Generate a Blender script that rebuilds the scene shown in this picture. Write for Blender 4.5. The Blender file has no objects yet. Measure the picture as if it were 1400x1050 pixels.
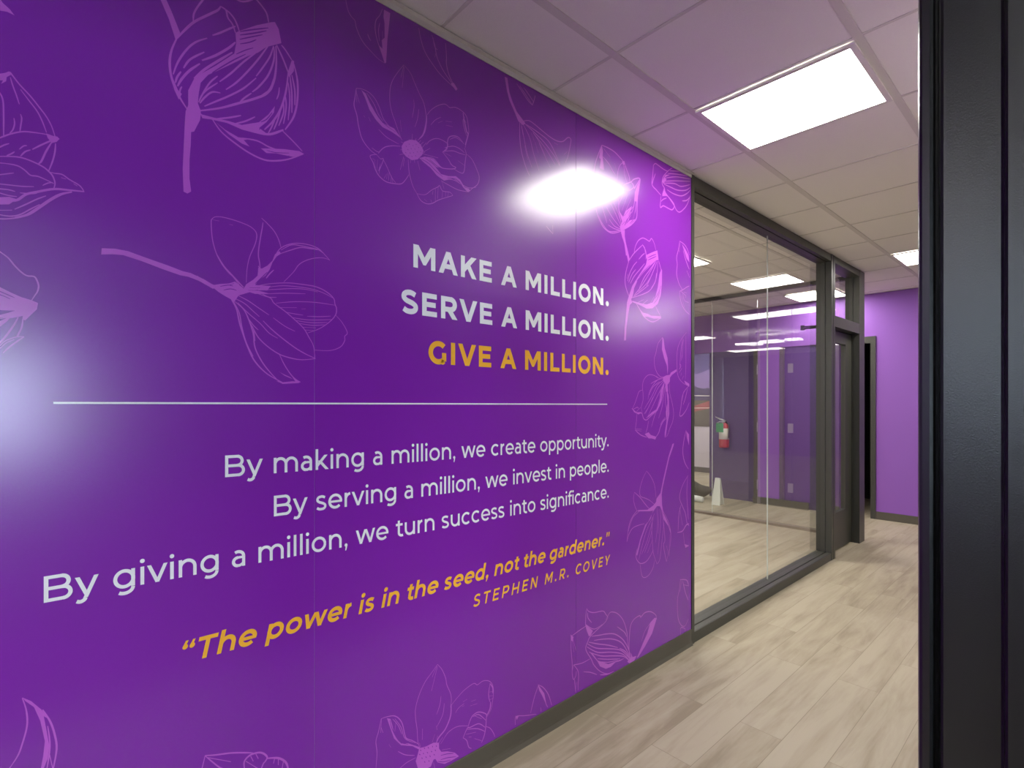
import bpy, bmesh, math, random
from mathutils import Vector
from mathutils.geometry import tessellate_polygon

sc = bpy.context.scene
COL = sc.collection
random.seed(7)

# ------------------------------------------------------------------ camera
CAM_X, CAM_H = 1.66, 1.488
cam_d = bpy.data.cameras.new('camera')
cam = bpy.data.objects.new('camera', cam_d)
COL.objects.link(cam)
cam.location = (CAM_X, 0.0, CAM_H)
cam.rotation_euler = (math.radians(90), 0, 0.835)
cam_d.sensor_width = 36.0
cam_d.lens = 718.3 / 1400 * 36.0
cam_d.shift_y = 26.3 / 1400
cam_d.clip_start = 0.02
sc.camera = cam

# ------------------------------------------------------------------ colour management, daylight
sc.view_settings.view_transform = 'Standard'
sc.view_settings.look = 'None'
sc.view_settings.gamma = 1.0
sc.view_settings.exposure = 0.1
sc.view_settings.use_curve_mapping = False
PANEL = 27.0            # radiance of the ceiling light diffusers
DAY = 16.0               # brightness of the daylight outside the windows
world = bpy.data.worlds.new('daylight')
sc.world = world
world.use_nodes = True
wn = world.node_tree
wn.nodes['Background'].inputs[0].default_value = (0.70, 0.86, 1.0, 1)
wn.nodes['Background'].inputs[1].default_value = DAY

H = 2.902               # ceiling height
GX, GY, X0, Y0 = 0.696, 0.6096, 0.357, 1.740   # ceiling grid


# ------------------------------------------------------------------ materials
def srgb(r, g, b):
    f = lambda c: (c / 255) / 12.92 if c / 255 <= 0.04045 else ((c / 255 + 0.055) / 1.055) ** 2.4
    return (f(r), f(g), f(b), 1)


def mat(name, col, rough=0.5, metal=0.0, spec=0.5, bump=0.0, bscale=200, emit=None, estr=0, var=0.0, vscale=3.0):
    m = bpy.data.materials.new(name)
    m.use_nodes = True
    nt = m.node_tree
    b = nt.nodes['Principled BSDF']
    b.inputs['Base Color'].default_value = col
    b.inputs['Roughness'].default_value = rough
    b.inputs['Metallic'].default_value = metal
    b.inputs['Specular IOR Level'].default_value = spec
    if emit:
        b.inputs['Emission Color'].default_value = emit
        b.inputs['Emission Strength'].default_value = estr
    if bump or var:
        tc = nt.nodes.new('ShaderNodeTexCoord')
    if bump:
        n = nt.nodes.new('ShaderNodeTexNoise')
        n.inputs['Scale'].default_value = bscale
        n.inputs['Detail'].default_value = 3
        nt.links.new(tc.outputs['Object'], n.inputs['Vector'])
        bp = nt.nodes.new('ShaderNodeBump')
        bp.inputs['Strength'].default_value = bump
        bp.inputs['Distance'].default_value = 0.002
        nt.links.new(n.outputs['Fac'], bp.inputs['Height'])
        nt.links.new(bp.outputs['Normal'], b.inputs['Normal'])
    if var:
        n = nt.nodes.new('ShaderNodeTexNoise')
        n.inputs['Scale'].default_value = vscale
        n.inputs['Detail'].default_value = 4
        nt.links.new(tc.outputs['Object'], n.inputs['Vector'])
        mx = nt.nodes.new('ShaderNodeMix')
        mx.data_type = 'RGBA'
        mx.inputs[6].default_value = tuple(c * (1 - var) for c in col[:3]) + (1,)
        mx.inputs[7].default_value = tuple(min(1, c * (1 + var)) for c in col[:3]) + (1,)
        nt.links.new(n.outputs['Fac'], mx.inputs[0])
        nt.links.new(mx.outputs[2], b.inputs['Base Color'])
    return m


def glass_mat(name, tint):
    m = bpy.data.materials.new(name)
    m.use_nodes = True
    nt = m.node_tree
    nt.nodes.clear()
    out = nt.nodes.new('ShaderNodeOutputMaterial')
    tr = nt.nodes.new('ShaderNodeBsdfTransparent')
    tr.inputs[0].default_value = tint
    gl = nt.nodes.new('ShaderNodeBsdfGlossy')
    gl.inputs['Roughness'].default_value = 0.0
    fr = nt.nodes.new('ShaderNodeFresnel')
    fr.inputs['IOR'].default_value = 1.5
    geo = nt.nodes.new('ShaderNodeNewGeometry')
    mul = nt.nodes.new('ShaderNodeMath')      # only the outer faces mirror; back faces just let light through
    mul.operation = 'MULTIPLY'
    inv = nt.nodes.new('ShaderNodeMath')
    inv.operation = 'SUBTRACT'
    inv.inputs[0].default_value = 1.0
    nt.links.new(geo.outputs['Backfacing'], inv.inputs[1])
    two = nt.nodes.new('ShaderNodeMath')      # both faces of the pane together: 2R / (1 + R)
    two.operation = 'MULTIPLY'
    two.inputs[1].default_value = 2.0
    one = nt.nodes.new('ShaderNodeMath')
    one.operation = 'ADD'
    one.inputs[1].default_value = 1.0
    div = nt.nodes.new('ShaderNodeMath')
    div.operation = 'DIVIDE'
    nt.links.new(fr.outputs[0], two.inputs[0])
    nt.links.new(fr.outputs[0], one.inputs[0])
    nt.links.new(two.outputs[0], div.inputs[0])
    nt.links.new(one.outputs[0], div.inputs[1])
    nt.links.new(div.outputs[0], mul.inputs[0])
    nt.links.new(inv.outputs[0], mul.inputs[1])
    mx = nt.nodes.new('ShaderNodeMixShader')
    nt.links.new(mul.outputs[0], mx.inputs[0])
    nt.links.new(tr.outputs[0], mx.inputs[1])
    nt.links.new(gl.outputs[0], mx.inputs[2])
    nt.links.new(mx.outputs[0], out.inputs[0])
    return m


def floor_mat():
    m = bpy.data.materials.new('vinyl_plank')
    m.use_nodes = True
    nt = m.node_tree
    L = nt.links.new
    b = nt.nodes['Principled BSDF']
    b.inputs['Roughness'].default_value = 0.5
    b.inputs['Specular IOR Level'].default_value = 0.3
    tc = nt.nodes.new('ShaderNodeTexCoord')
    sep = nt.nodes.new('ShaderNodeSeparateXYZ')
    L(tc.outputs['Object'], sep.inputs[0])
    comb = nt.nodes.new('ShaderNodeCombineXYZ')       # planks run along y
    L(sep.outputs[1], comb.inputs[0])
    L(sep.outputs[0], comb.inputs[1])

    def brick(c1, c2, mortar):
        br = nt.nodes.new('ShaderNodeTexBrick')
        br.offset = 0.37
        br.inputs['Color1'].default_value = c1
        br.inputs['Color2'].default_value = c2
        br.inputs['Mortar'].default_value = mortar
        br.inputs['Scale'].default_value = 1.0
        br.inputs['Mortar Size'].default_value = 0.0012
        br.inputs['Mortar Smooth'].default_value = 0.3
        br.inputs['Brick Width'].default_value = 1.22
        br.inputs['Row Height'].default_value = 0.185
        L(comb.outputs[0], br.inputs['Vector'])
        return br
    br = brick((0, 0, 0, 1), (1, 1, 1, 1), (0.5, 0.5, 0.5, 1))
    # every plank shifts its own grain
    off = nt.nodes.new('ShaderNodeVectorMath')
    off.operation = 'MULTIPLY_ADD'
    L(br.outputs['Color'], off.inputs[0])
    off.inputs[1].default_value = (17.3, 9.1, 5.7)
    mp = nt.nodes.new('ShaderNodeMapping')
    mp.inputs['Scale'].default_value = (1.3, 9.0, 1.0)
    L(comb.outputs[0], mp.inputs[0])
    L(mp.outputs[0], off.inputs[2])
    n1 = nt.nodes.new('ShaderNodeTexNoise')
    n1.inputs['Scale'].default_value = 1.3
    n1.inputs['Detail'].default_value = 5
    n1.inputs['Roughness'].default_value = 0.6
    n1.inputs['Distortion'].default_value = 0.6
    L(off.outputs[0], n1.inputs['Vector'])
    mp2 = nt.nodes.new('ShaderNodeMapping')
    mp2.inputs['Scale'].default_value = (2.0, 45.0, 1.0)
    L(comb.outputs[0], mp2.inputs[0])
    n2 = nt.nodes.new('ShaderNodeTexNoise')
    n2.inputs['Scale'].default_value = 1.6
    n2.inputs['Detail'].default_value = 4
    L(mp2.outputs[0], n2.inputs['Vector'])
    ramp = nt.nodes.new('ShaderNodeValToRGB')
    e = ramp.color_ramp.elements
    e[0].position, e[0].color = 0.28, FLOOR_DARK
    e[1].position, e[1].color = 0.62, FLOOR_LIGHT
    k = e.new(0.45)
    k.color = FLOOR_MID
    sm = nt.nodes.new('ShaderNodeMath')
    sm.operation = 'MULTIPLY_ADD'
    L(n2.outputs['Fac'], sm.inputs[0])
    sm.inputs[1].default_value = 0.22
    L(n1.outputs['Fac'], sm.inputs[2])
    sm2 = nt.nodes.new('ShaderNodeMath')
    sm2.operation = 'MULTIPLY_ADD'
    L(br.outputs['Color'], sm2.inputs[0])
    sm2.inputs[1].default_value = 0.20
    L(sm.outputs[0], sm2.inputs[2])
    sb = nt.nodes.new('ShaderNodeMath')
    sb.operation = 'SUBTRACT'
    L(sm2.outputs[0], sb.inputs[0])
    sb.inputs[1].default_value = 0.20
    L(sb.outputs[0], ramp.inputs[0])
    br2 = brick((1, 1, 1, 1), (1, 1, 1, 1), (0.45, 0.42, 0.38, 1))
    mx = nt.nodes.new('ShaderNodeMix')
    mx.data_type = 'RGBA'
    mx.blend_type = 'MULTIPLY'
    mx.inputs[0].default_value = 0.75
    L(ramp.outputs[0], mx.inputs[6])
    L(br2.outputs['Color'], mx.inputs[7])
    L(mx.outputs[2], b.inputs['Base Color'])
    bp = nt.nodes.new('ShaderNodeBump')
    bp.inputs['Strength'].default_value = 0.15
    bp.inputs['Distance'].default_value = 0.001
    L(n2.outputs['Fac'], bp.inputs['Height'])
    L(bp.outputs[0], b.inputs['Normal'])
    return m


FLOOR_DARK, FLOOR_MID, FLOOR_LIGHT = srgb(142, 131, 111), srgb(160, 149, 128), srgb(170, 160, 140)

M_floor = floor_mat()
M_tile = mat('acoustic_tile', srgb(240, 236, 231), 0.95, spec=0.1, bump=0.5, bscale=260, var=0.05, vscale=320)
M_grid = mat('grid_white', srgb(216, 211, 205), 0.6, spec=0.3)
M_mural = mat('mural_print', srgb(126, 28, 166), 0.235, spec=0.85)
M_line = mat('mural_lilac_ink', srgb(190, 88, 208), 0.235, spec=0.85)
M_white = mat('mural_white_ink', srgb(244, 242, 248), 0.235, spec=0.85)
M_gold = mat('mural_gold_ink', srgb(252, 186, 56), 0.235, spec=0.85)
M_purple = mat('purple_paint', srgb(138, 84, 178), 0.55, bump=0.25, bscale=300)
M_deep = mat('deep_purple', srgb(70, 44, 106), 0.5, bump=0.25, bscale=300)
M_pale = mat('pale_wall_paint', srgb(200, 192, 200), 0.6, bump=0.25, bscale=300)
M_black = mat('black_frame', srgb(60, 60, 54), 0.4, spec=0.5)
M_jamb = mat('black_door_frame', srgb(15, 15, 17), 0.3, spec=0.6, bump=0.12, bscale=500)
M_base = mat('black_vinyl_base', srgb(80, 75, 66), 0.55)
M_office = mat('grey_office_paint', srgb(92, 90, 98), 0.7, bump=0.25, bscale=300)
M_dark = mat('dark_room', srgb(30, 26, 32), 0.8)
M_glass = glass_mat('clear_glass', (0.97, 0.98, 0.965, 1))
M_patch = mat('satin_patch', srgb(132, 122, 138), 0.5)
M_edge = mat('glass_edge', srgb(205, 212, 205), 0.2, spec=0.6)
M_steel = mat('brushed_steel', srgb(190, 190, 192), 0.3, metal=0.9)
M_panel = mat('lit_diffuser', srgb(250, 250, 250), 0.5, emit=(1.0, 0.96, 0.90, 1), estr=PANEL)
M_lamp = mat('lit_tube', srgb(250, 250, 250), 0.5, emit=(1.0, 0.96, 0.93, 1), estr=PANEL * 0.7)
M_frame_white = mat('white_frame', srgb(226, 222, 218), 0.5)
M_red = mat('red_enamel', srgb(190, 28, 32), 0.3)
M_tagw = mat('paper_label', srgb(222, 216, 206), 0.6)
M_green = mat('green_tag', srgb(40, 150, 74), 0.6)
M_whitep = mat('white_plastic', srgb(226, 230, 226), 0.5)
M_bag = mat('black_fabric', srgb(36, 34, 36), 0.9, bump=0.4, bscale=120)


# ------------------------------------------------------------------ mesh helpers
def obj(name, bm, m, parent=None, smooth=False, **props):
    me = bpy.data.meshes.new(name)
    bm.to_mesh(me)
    bm.free()
    o = bpy.data.objects.new(name, me)
    COL.objects.link(o)
    for x in (m if isinstance(m, (list, tuple)) else [m]):
        me.materials.append(x)
    if smooth:
        for p in me.polygons:
            p.use_smooth = True
    if parent:
        o.parent = parent
    for k, v in props.items():
        o[k] = v
    return o


def box(bm, x0, x1, y0, y1, z0, z1, mi=0, bevel=0.0):
    ret = bmesh.ops.create_cube(bm, size=1.0)
    vs = ret['verts']
    for v in vs:
        v.co = Vector(((x0 + x1) / 2 + v.co.x * (x1 - x0), (y0 + y1) / 2 + v.co.y * (y1 - y0), (z0 + z1) / 2 + v.co.z * (z1 - z0)))
    fs = set(f for v in vs for f in v.link_faces)
    for f in fs:
        f.material_index = mi
    if bevel:
        es = set(e for v in vs for e in v.link_edges)
        bmesh.ops.bevel(bm, geom=list(es), offset=bevel, segments=2, affect='EDGES', profile=0.6)
    return bm


def prism(bm, pts, axis, a, b, mi=0):
    """Extrude a 2-D outline along an axis ('x','y','z') from a to b."""
    def at(p, t):
        if axis == 'z':
            return (p[0], p[1], t)
        if axis == 'y':
            return (p[0], t, p[1])
        return (t, p[0], p[1])
    A = [bm.verts.new(at(p, a)) for p in pts]
    B = [bm.verts.new(at(p, b)) for p in pts]
    n = len(pts)
    fs = [bm.faces.new(A), bm.faces.new(list(reversed(B)))]
    for i in range(n):
        fs.append(bm.faces.new((A[i], B[i], B[(i + 1) % n], A[(i + 1) % n])))
    for f in fs:
        f.material_index = mi
    bmesh.ops.recalc_face_normals(bm, faces=fs)
    return bm


def lathe(bm, prof, cx, cy, seg=20, mi=0):
    rings = []
    for r, z in prof:
        rings.append([bm.verts.new((cx + r * math.cos(2 * math.pi * i / seg), cy + r * math.sin(2 * math.pi * i / seg), z)) for i in range(seg)])
    fs = []
    for a, b in zip(rings, rings[1:]):
        for i in range(seg):
            fs.append(bm.faces.new((a[i], a[(i + 1) % seg], b[(i + 1) % seg], b[i])))
    fs.append(bm.faces.new(list(reversed(rings[0]))))
    fs.append(bm.faces.new(rings[-1]))
    for f in fs:
        f.material_index = mi
    bmesh.ops.recalc_face_normals(bm, faces=fs)
    return bm


def tube(bm, pts, r, seg=8, mi=0):
    pts = [Vector(p) for p in pts]
    rings = []
    for i, p in enumerate(pts):
        d = (pts[min(i + 1, len(pts) - 1)] - pts[max(i - 1, 0)]).normalized()
        u = d.orthogonal().normalized() if abs(d.z) > 0.9 else d.cross(Vector((0, 0, 1))).normalized()
        w = d.cross(u)
        rr = r[i] if isinstance(r, (list, tuple)) else r
        rings.append([bm.verts.new(p + rr * (u * math.cos(2 * math.pi * k / seg) + w * math.sin(2 * math.pi * k / seg))) for k in range(seg)])
    fs = []
    for a, b in zip(rings, rings[1:]):
        for k in range(seg):
            fs.append(bm.faces.new((a[k], a[(k + 1) % seg], b[(k + 1) % seg], b[k])))
    fs.append(bm.faces.new(list(reversed(rings[0]))))
    fs.append(bm.faces.new(rings[-1]))
    for f in fs:
        f.material_index = mi
        f.smooth = True
    bmesh.ops.recalc_face_normals(bm, faces=fs)
    return bm


def boxes(*L):
    bm = bmesh.new()
    for b in L:
        box(bm, *b)
    return bm


def struct(name, bm, m, parent=None, **k):
    o = obj(name, bm, m, parent, **k)
    if parent is None:
        o['kind'] = 'structure'
    return o


def empty(name, loc, label=None, cat=None, group=None, kind=None):
    o = bpy.data.objects.new(name, None)
    COL.objects.link(o)
    o.location = loc
    o.empty_display_size = 0.1
    if label:
        o['label'] = label
    if cat:
        o['category'] = cat
    if group:
        o['group'] = group
    if kind:
        o['kind'] = kind
    return o


def local(bm, root):
    bmesh.ops.translate(bm, verts=bm.verts, vec=-Vector(root.location))
    return bm


def part(name, bm, m, root, smooth=False, **k):
    """Geometry given in world coordinates, stored relative to its thing's base."""
    return obj(name, local(bm, root), m, root, smooth, **k)


def sub(name, bm, m, p, root, smooth=False, **k):
    return obj(name, local(bm, root), m, p, smooth, **k)


# ------------------------------------------------------------------ the shell
FY0, FY1, FX0, FX1 = -5.0, 10.75, -6.2, 6.2
struct('floor', boxes((FX0, FX1, FY0, FY1, -0.1, 0.0)), M_floor)

bm = boxes((FX0, FX1, FY0, FY1, H + 0.003, H + 0.1))
xs = []
i = -12
while X0 + GX * i < FX1:
    x = X0 + GX * i
    if x > FX0 + 0.1:
        xs.append(x)
    i += 1
ys = [Y0 + GY * k for k in range(-11, 15)]
for x in xs:
    box(bm, x - 0.016, x + 0.016, FY0, FY1, H - 0.001, H + 0.02, 1)
for y in ys:
    box(bm, FX0, FX1, y - 0.007, y + 0.007, H, H + 0.02, 1)
struct('ceiling', bm, [M_tile, M_grid])

# mural wall and the purple printed covering on it
WEND = 2.993
struct('wall_left', boxes((-0.14, -0.0013, -5.0, WEND, 0, H)), M_purple)
struct('trim_1', boxes((0.0005, 0.022, -5.0, WEND, H - 0.004, H - 0.0012), (0.0005, 0.004, -5.0, WEND, H - 0.024, H - 0.004)), M_grid)
bm = bmesh.new()
prism(bm, [(0.0005, 0), (0.014, 0), (0.011, 0.006), (0.006, 0.018), (0.0045, 0.03), (0.0045, 0.094), (0.003, 0.097), (0.0005, 0.097)], 'y', -5.0, WEND)
struct('baseboard_left', bm, M_base)

# right-hand corridor wall with the wide opening the picture is taken through
OP0, OP1 = -2.0, 1.04
SG0, SG1 = 1.14, 3.72            # glazed stretch next to the opening
bm = boxes((1.485, 1.59, SG1, 4.05, 0, H), (1.485, 1.59, 7.9, 8.0, 0, H), (1.485, 1.59, -5.0, OP0, 0, H), (1.485, 1.59, OP0, SG1, 2.36, H))
struct('wall_right', bm, M_pale)

struct('baseboard_right', boxes((1.473, 1.4845, SG1 + 0.05, 4.049, 0, 0.097)), M_base)

# end wall with purple paint, a header over the opening at its left
YE = 8.0
DX0, DX1 = -0.62, -0.262      # narrow dark doorway
struct('wall_back', boxes((-0.74, DX0, YE, YE + 0.12, 0, 2.30), (DX1, 1.484, YE, YE + 0.12, 0, 2.30), (-6.2, 1.484, YE, YE + 0.12, 2.30, H)), M_purple)
struct('wall_deep_purple', boxes((-2.47, -0.745, YE + 0.02, YE + 0.12, 0, 2.2995)), M_deep)  # darker purple than the rest of the end wall
struct('baseboard_back', boxes((-0.205, 1.472, YE - 0.012, YE - 0.0005, 0, 0.10)), M_base)
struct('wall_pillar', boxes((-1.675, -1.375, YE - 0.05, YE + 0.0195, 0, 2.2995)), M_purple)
struct('baseboard_middle', boxes((-1.74, -0.98, YE - 0.075, YE - 0.051, 0, 0.10)), M_base)
struct('wall_closet', boxes((-1.1, 0.5, 9.6, 9.7, 0, H), (-1.2, -1.1, YE + 0.125, 9.7, 0, H), (0.5, 0.6, YE + 0.125, 9.7, 0, H)), M_dark)

# deeper room seen through the opening at the left of the end wall
struct('wall_far', boxes((-6.2, -2.3, 10.65, 10.75, 0, H)), M_pale)
struct('baseboard_far', boxes((-6.0, -2.4, 10.636, 10.6495, 0, 0.11)), M_base)
struct('wall_inner', boxes((-2.47, -2.35, YE + 0.125, 10.645, 0, H)), M_pale)

# conference room side walls and the outer shell
struct('wall_west', boxes((-6.2, -6.1, -5.0, 10.6, 0, H)), M_pale)
struct('wall_south', boxes((-6.05, -0.145, -2.6, -2.5, 0, H)), M_purple)
WZ0, WZ1, WY0, WY1 = 0.95, 2.1, -2.6, 0.10
bm = boxes((6.0, 6.1, -5.0, WY0, 0, H), (6.0, 6.1, WY1, 10.0, 0, H), (6.0, 6.1, WY0, WY1, 0, WZ0), (6.0, 6.1, WY0, WY1, WZ1, H))
struct('wall_east', bm, M_office)
struct('floor_office_added', boxes((1.6, 5.99, -4.99, 3.89, 0.0002, 0.006)), mat('added_dark_carpet', srgb(62, 60, 62), 0.95, bump=0.6, bscale=160, var=0.3, vscale=90))  # unseen dark carpet, added to weaken the floor's reflection in the mural
struct('wall_north', boxes((1.6, 5.995, 9.9, 10.0, 0, H), (1.49, 1.595, 8.125, 10.0, 0, H)), M_pale)
struct('wall_office', boxes((1.595, 5.995, 3.9, 4.0, 0, H)), M_office)
EX0, EX1, EZ0, EZ1 = 0.72, 1.44, 1.35, 2.75
bm = boxes((-0.14, EX0, -5.1, -5.0, 0, H), (EX1, 6.1, -5.1, -5.0, 0, H), (EX0, EX1, -5.1, -5.0, 0, EZ0), (EX0, EX1, -5.1, -5.0, EZ1, H))
struct('wall_entry', bm, M_pale)


def frame_boxes(x, y0, y1, z0, z1, t, d):
    return boxes((x, x + d, y0, y0 + t, z0, z1), (x, x + d, y1 - t, y1, z0, z1), (x, x + d, y0 + t, y1 - t, z0, z0 + t), (x, x + d, y0 + t, y1 - t, z1 - t, z1))


w = empty('window_3', (1.54, SG0, 0), kind='structure')
part('window_frame', boxes((1.485, 1.59, SG0, SG0 + 0.05, 0, 2.355), (1.485, 1.59, SG1 - 0.05, SG1 - 0.001, 0, 2.355), (1.485, 1.59, SG0 + 0.05, SG1 - 0.05, 0, 0.1), (1.485, 1.59, SG0 + 0.05, SG1 - 0.05, 2.29, 2.355)), M_black, w)
part('glass_pane', boxes((1.535, 1.545, SG0 + 0.051, SG1 - 0.051, 0.101, 2.289)), M_glass, w)
w = empty('window_6', (1.54, 4.05, 0), kind='structure')
part('window_frame', boxes((1.485, 1.59, 4.051, 4.1, 0, H - 0.003), (1.485, 1.59, 7.85, 7.899, 0, H - 0.003), (1.485, 1.59, 5.95, 6.0, 0.07, H - 0.066), (1.485, 1.59, 4.1, 7.85, 0, 0.07), (1.485, 1.59, 4.1, 7.85, H - 0.066, H - 0.003)), M_black, w)
for a, b in ((4.101, 5.949), (6.001, 7.849)):
    part('glass_pane', boxes((1.535, 1.545, a, b, 0.071, H - 0.067)), M_glass, w)
w = empty('window_4', (6.05, WY0, WZ0), kind='structure')
part('window_frame', frame_boxes(6.02, WY0, WY1, WZ0, WZ1, 0.05, 0.06), M_black, w)
w = empty('window_5', (EX0, -5.05, EZ0), kind='structure')
part('window_frame', boxes((EX0, EX0 + 0.05, -5.08, -5.02, EZ0, EZ1), (EX1 - 0.05, EX1, -5.08, -5.02, EZ0, EZ1), (EX0 + 0.05, EX1 - 0.05, -5.08, -5.02, EZ1 - 0.05, EZ1), (EX0 + 0.05, EX1 - 0.05, -5.08, -5.02, EZ0, EZ0 + 0.08)), M_black, w)

# ------------------------------------------------------------------ storefront glazing in line with the mural wall
GXP = -0.095         # glass plane
SY0, SY1 = 2.9955, 5.685
win = empty('window_1', (0, SY0, 0), kind='structure')
bm = bmesh.new()     # sill: curb with a stepped top
prism(bm, [(-0.13, 0), (0.0, 0), (0.0, 0.066), (-0.006, 0.07), (-0.04, 0.07), (-0.042, 0.064), (-0.048, 0.064), (-0.05, 0.07), (-0.13, 0.07)], 'y', SY0 + 0.03, 5.58)
part('sill', bm, M_black, win)
bm = bmesh.new()
prism(bm, [(-0.13, H - 0.003), (0.0, H - 0.003), (0.0, H - 0.066), (-0.035, H - 0.066), (-0.036, H - 0.06), (-0.044, H - 0.06), (-0.045, H - 0.066), (-0.13, H - 0.066)], 'y', SY0 + 0.03, 5.58)
part('header', bm, M_black, win)
part('mullion', boxes((-0.13, 0.004, SY0, SY0 + 0.03, 0, H - 0.003)), M_black, win)
bm = bmesh.new()
prism(bm, [(-0.13, 5.58), (-0.052, 5.58), (-0.052, 5.586), (-0.044, 5.586), (-0.044, 5.58), (0.004, 5.58), (0.004, 5.63), (-0.003, 5.632), (-0.003, 5.64), (0.004, 5.642), (0.004, 5.685), (-0.13, 5.685)], 'z', 0, H - 0.003)
part('mullion', bm, M_black, win)
SEAM = 4.36
for a, b in ((SY0 + 0.031, SEAM - 0.0025), (SEAM + 0.0025, 5.579)):
    part('glass_pane', boxes((GXP - 0.005, GXP + 0.005, a, b, 0.071, H - 0.067)), M_glass, win)
part('glass_joint', boxes((GXP - 0.0045, GXP + 0.0045, SEAM - 0.0022, SEAM + 0.0022, 0.071, H - 0.067)), M_edge, win, label='pale silicone joint between the two panes')

# glass door in a black frame beside it
door = empty('door_1', (0, 5.69, 0), kind='structure')
PY0, PY1 = 6.47, 6.65
bm = bmesh.new()
prism(bm, [(-0.13, PY0), (-0.06, PY0), (-0.06, PY0 + 0.006), (-0.05, PY0 + 0.006), (-0.05, PY0), (0.004, PY0), (0.004, PY1), (-0.13, PY1)], 'z', 0, H - 0.003)
part('door_post', bm, M_black, door)
part('transom_bar', boxes((-0.13, 0.002, 5.686, PY0 - 0.001, 2.225, 2.33)), M_black, door)
part('header', boxes((-0.13, 0.002, 5.686, PY0 - 0.001, H - 0.066, H - 0.003)), M_black, door)
part('transom_glass', boxes((GXP - 0.004, GXP + 0.004, 5.687, PY0 - 0.002, 2.331, H - 0.067)), M_glass, door)
LX0, LX1 = -0.115, -0.07
leaf = part('door_leaf', boxes((LX0, LX1, 5.70, 5.80, 0.012, 2.215), (LX0, LX1, 6.27, 6.462, 0.012, 2.215), (LX0, LX1, 5.80, 6.27, 2.10, 2.215), (LX0, LX1, 5.80, 6.27, 0.012, 0.385)), M_black, door)
sub('glass_pane', boxes((-0.096, -0.09, 5.801, 6.269, 0.386, 2.099)), M_glass, leaf, door)
for z in (0.52, 1.18, 1.62):
    bm = bmesh.new()
    lathe(bm, [(0.007, z - 0.04), (0.009, z - 0.038), (0.009, z + 0.038), (0.007, z + 0.04)], -0.137, 5.70, 10)
    part('hinge', bm, M_steel, door, True, label='steel hinge barrel')
bm = bmesh.new()
tube(bm, [(-0.12, 5.85, 2.265), (-0.34, 5.89, 2.278), (-0.345, 5.89, 2.278)], 0.008)
tube(bm, [(-0.12, 5.93, 2.262), (-0.34, 5.905, 2.262), (-0.345, 5.905, 2.262)], 0.008)
box(bm, -0.375, -0.34, 5.88, 5.915, 2.245, 2.295, 0, 0.004)
part('closer_arm', bm, M_jamb, door)

# frameless glass wall at the far end of the glazed room
FGY = 6.69
fg = empty('window_2', (-2.0, FGY, 0), kind='structure')
part('floor_channel', boxes((-6.09, -0.135, FGY - 0.045, FGY + 0.045, 0.0, 0.03)), mat('bronze_channel', srgb(112, 99, 86), 0.5), fg)
part('head_channel', boxes((-6.09, -0.135, FGY - 0.03, FGY + 0.03, H - 0.045, H - 0.003)), M_black, fg)
joints = [-6.09, -4.4, -3.05, -1.745, -1.15, -0.745, -0.136]
for a, b in zip(joints, joints[1:]):
    part('glass_pane', boxes((a + 0.003, b - 0.003, FGY - 0.006, FGY + 0.006, 0.031, H - 0.046)), M_glass, fg)
for x in (-1.745,):
    part('glass_joint', boxes((x - 0.0028, x + 0.0028, FGY - 0.005, FGY + 0.005, 0.031, H - 0.046)), M_edge, fg)
for z in (1.908, 1.19, 0.474):
    part('patch_hinge', boxes((-0.79, -0.73, FGY - 0.014, FGY - 0.0065, z - 0.055, z + 0.055)), M_patch, fg)
    part('patch_hinge', boxes((-1.157, -1.143, FGY - 0.014, FGY - 0.0065, z - 0.06, z + 0.06)), M_patch, fg)

# dark doorway in the end wall
d2 = empty('door_2', (DX1, YE, 0), kind='structure')
bm = boxes((DX1, DX1 + 0.056, YE - 0.018, YE - 0.0005, 0, 2.352), (DX0 - 0.085, DX0, YE - 0.018, YE - 0.0005, 0, 2.352), (DX0, DX1, YE - 0.018, YE - 0.0005, 2.265, 2.352))
part('door_frame', bm, M_black, d2)

# dark uprights either side of the bright pillar
struct('trim_2', boxes((-1.74, -1.676, YE - 0.045, YE + 0.0195, 0.1, 2.2995), (-1.374, -1.325, YE - 0.045, YE + 0.0195, 0.1, 2.2995)), M_base)

# near door frame at the right of the picture
d3 = empty('door_3', (1.5, 1.04, 0), kind='structure')
J = 0.0
prof = [(1.479, 1.139), (1.479, 1.012), (1.482, 1.004), (1.486, 1.001), (1.495, 1.0), (1.4985, 1.004), (1.5, 1.016), (1.5035, 1.018), (1.507, 1.006), (1.511, 1.0035),
        (1.574, 1.0035), (1.5775, 1.0), (1.5795, 0.988), (1.583, 0.984), (1.6, 0.984), (1.604, 0.988), (1.604, 1.139)]
bm = bmesh.new()
prism(bm, prof, 'z', 0.0, 2.355)
jo = part('door_frame', bm, M_jamb, d3)

bm = boxes((1.475, 1.6, OP0 + 0.02, 0.982, 2.30, 2.355))
part('frame_head', bm, M_jamb, d3)

# ------------------------------------------------------------------ the mural
mural = empty('wall_mural', (0, 0.0, 0.1), 'purple printed wall mural with lilac flower drawings and white and gold lettering', 'mural')
MZ0, MZ1 = 0.0975, H - 0.0245
seams = [-3.132, -1.872, -0.606, 0.656, 1.917, WEND]
for a, b in zip(seams, seams[1:]):
    part('wallpaper_strip', boxes((-0.0012, 0.0, a + 0.0009, b - 0.0009, MZ0, MZ1)), M_mural, mural)


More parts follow.
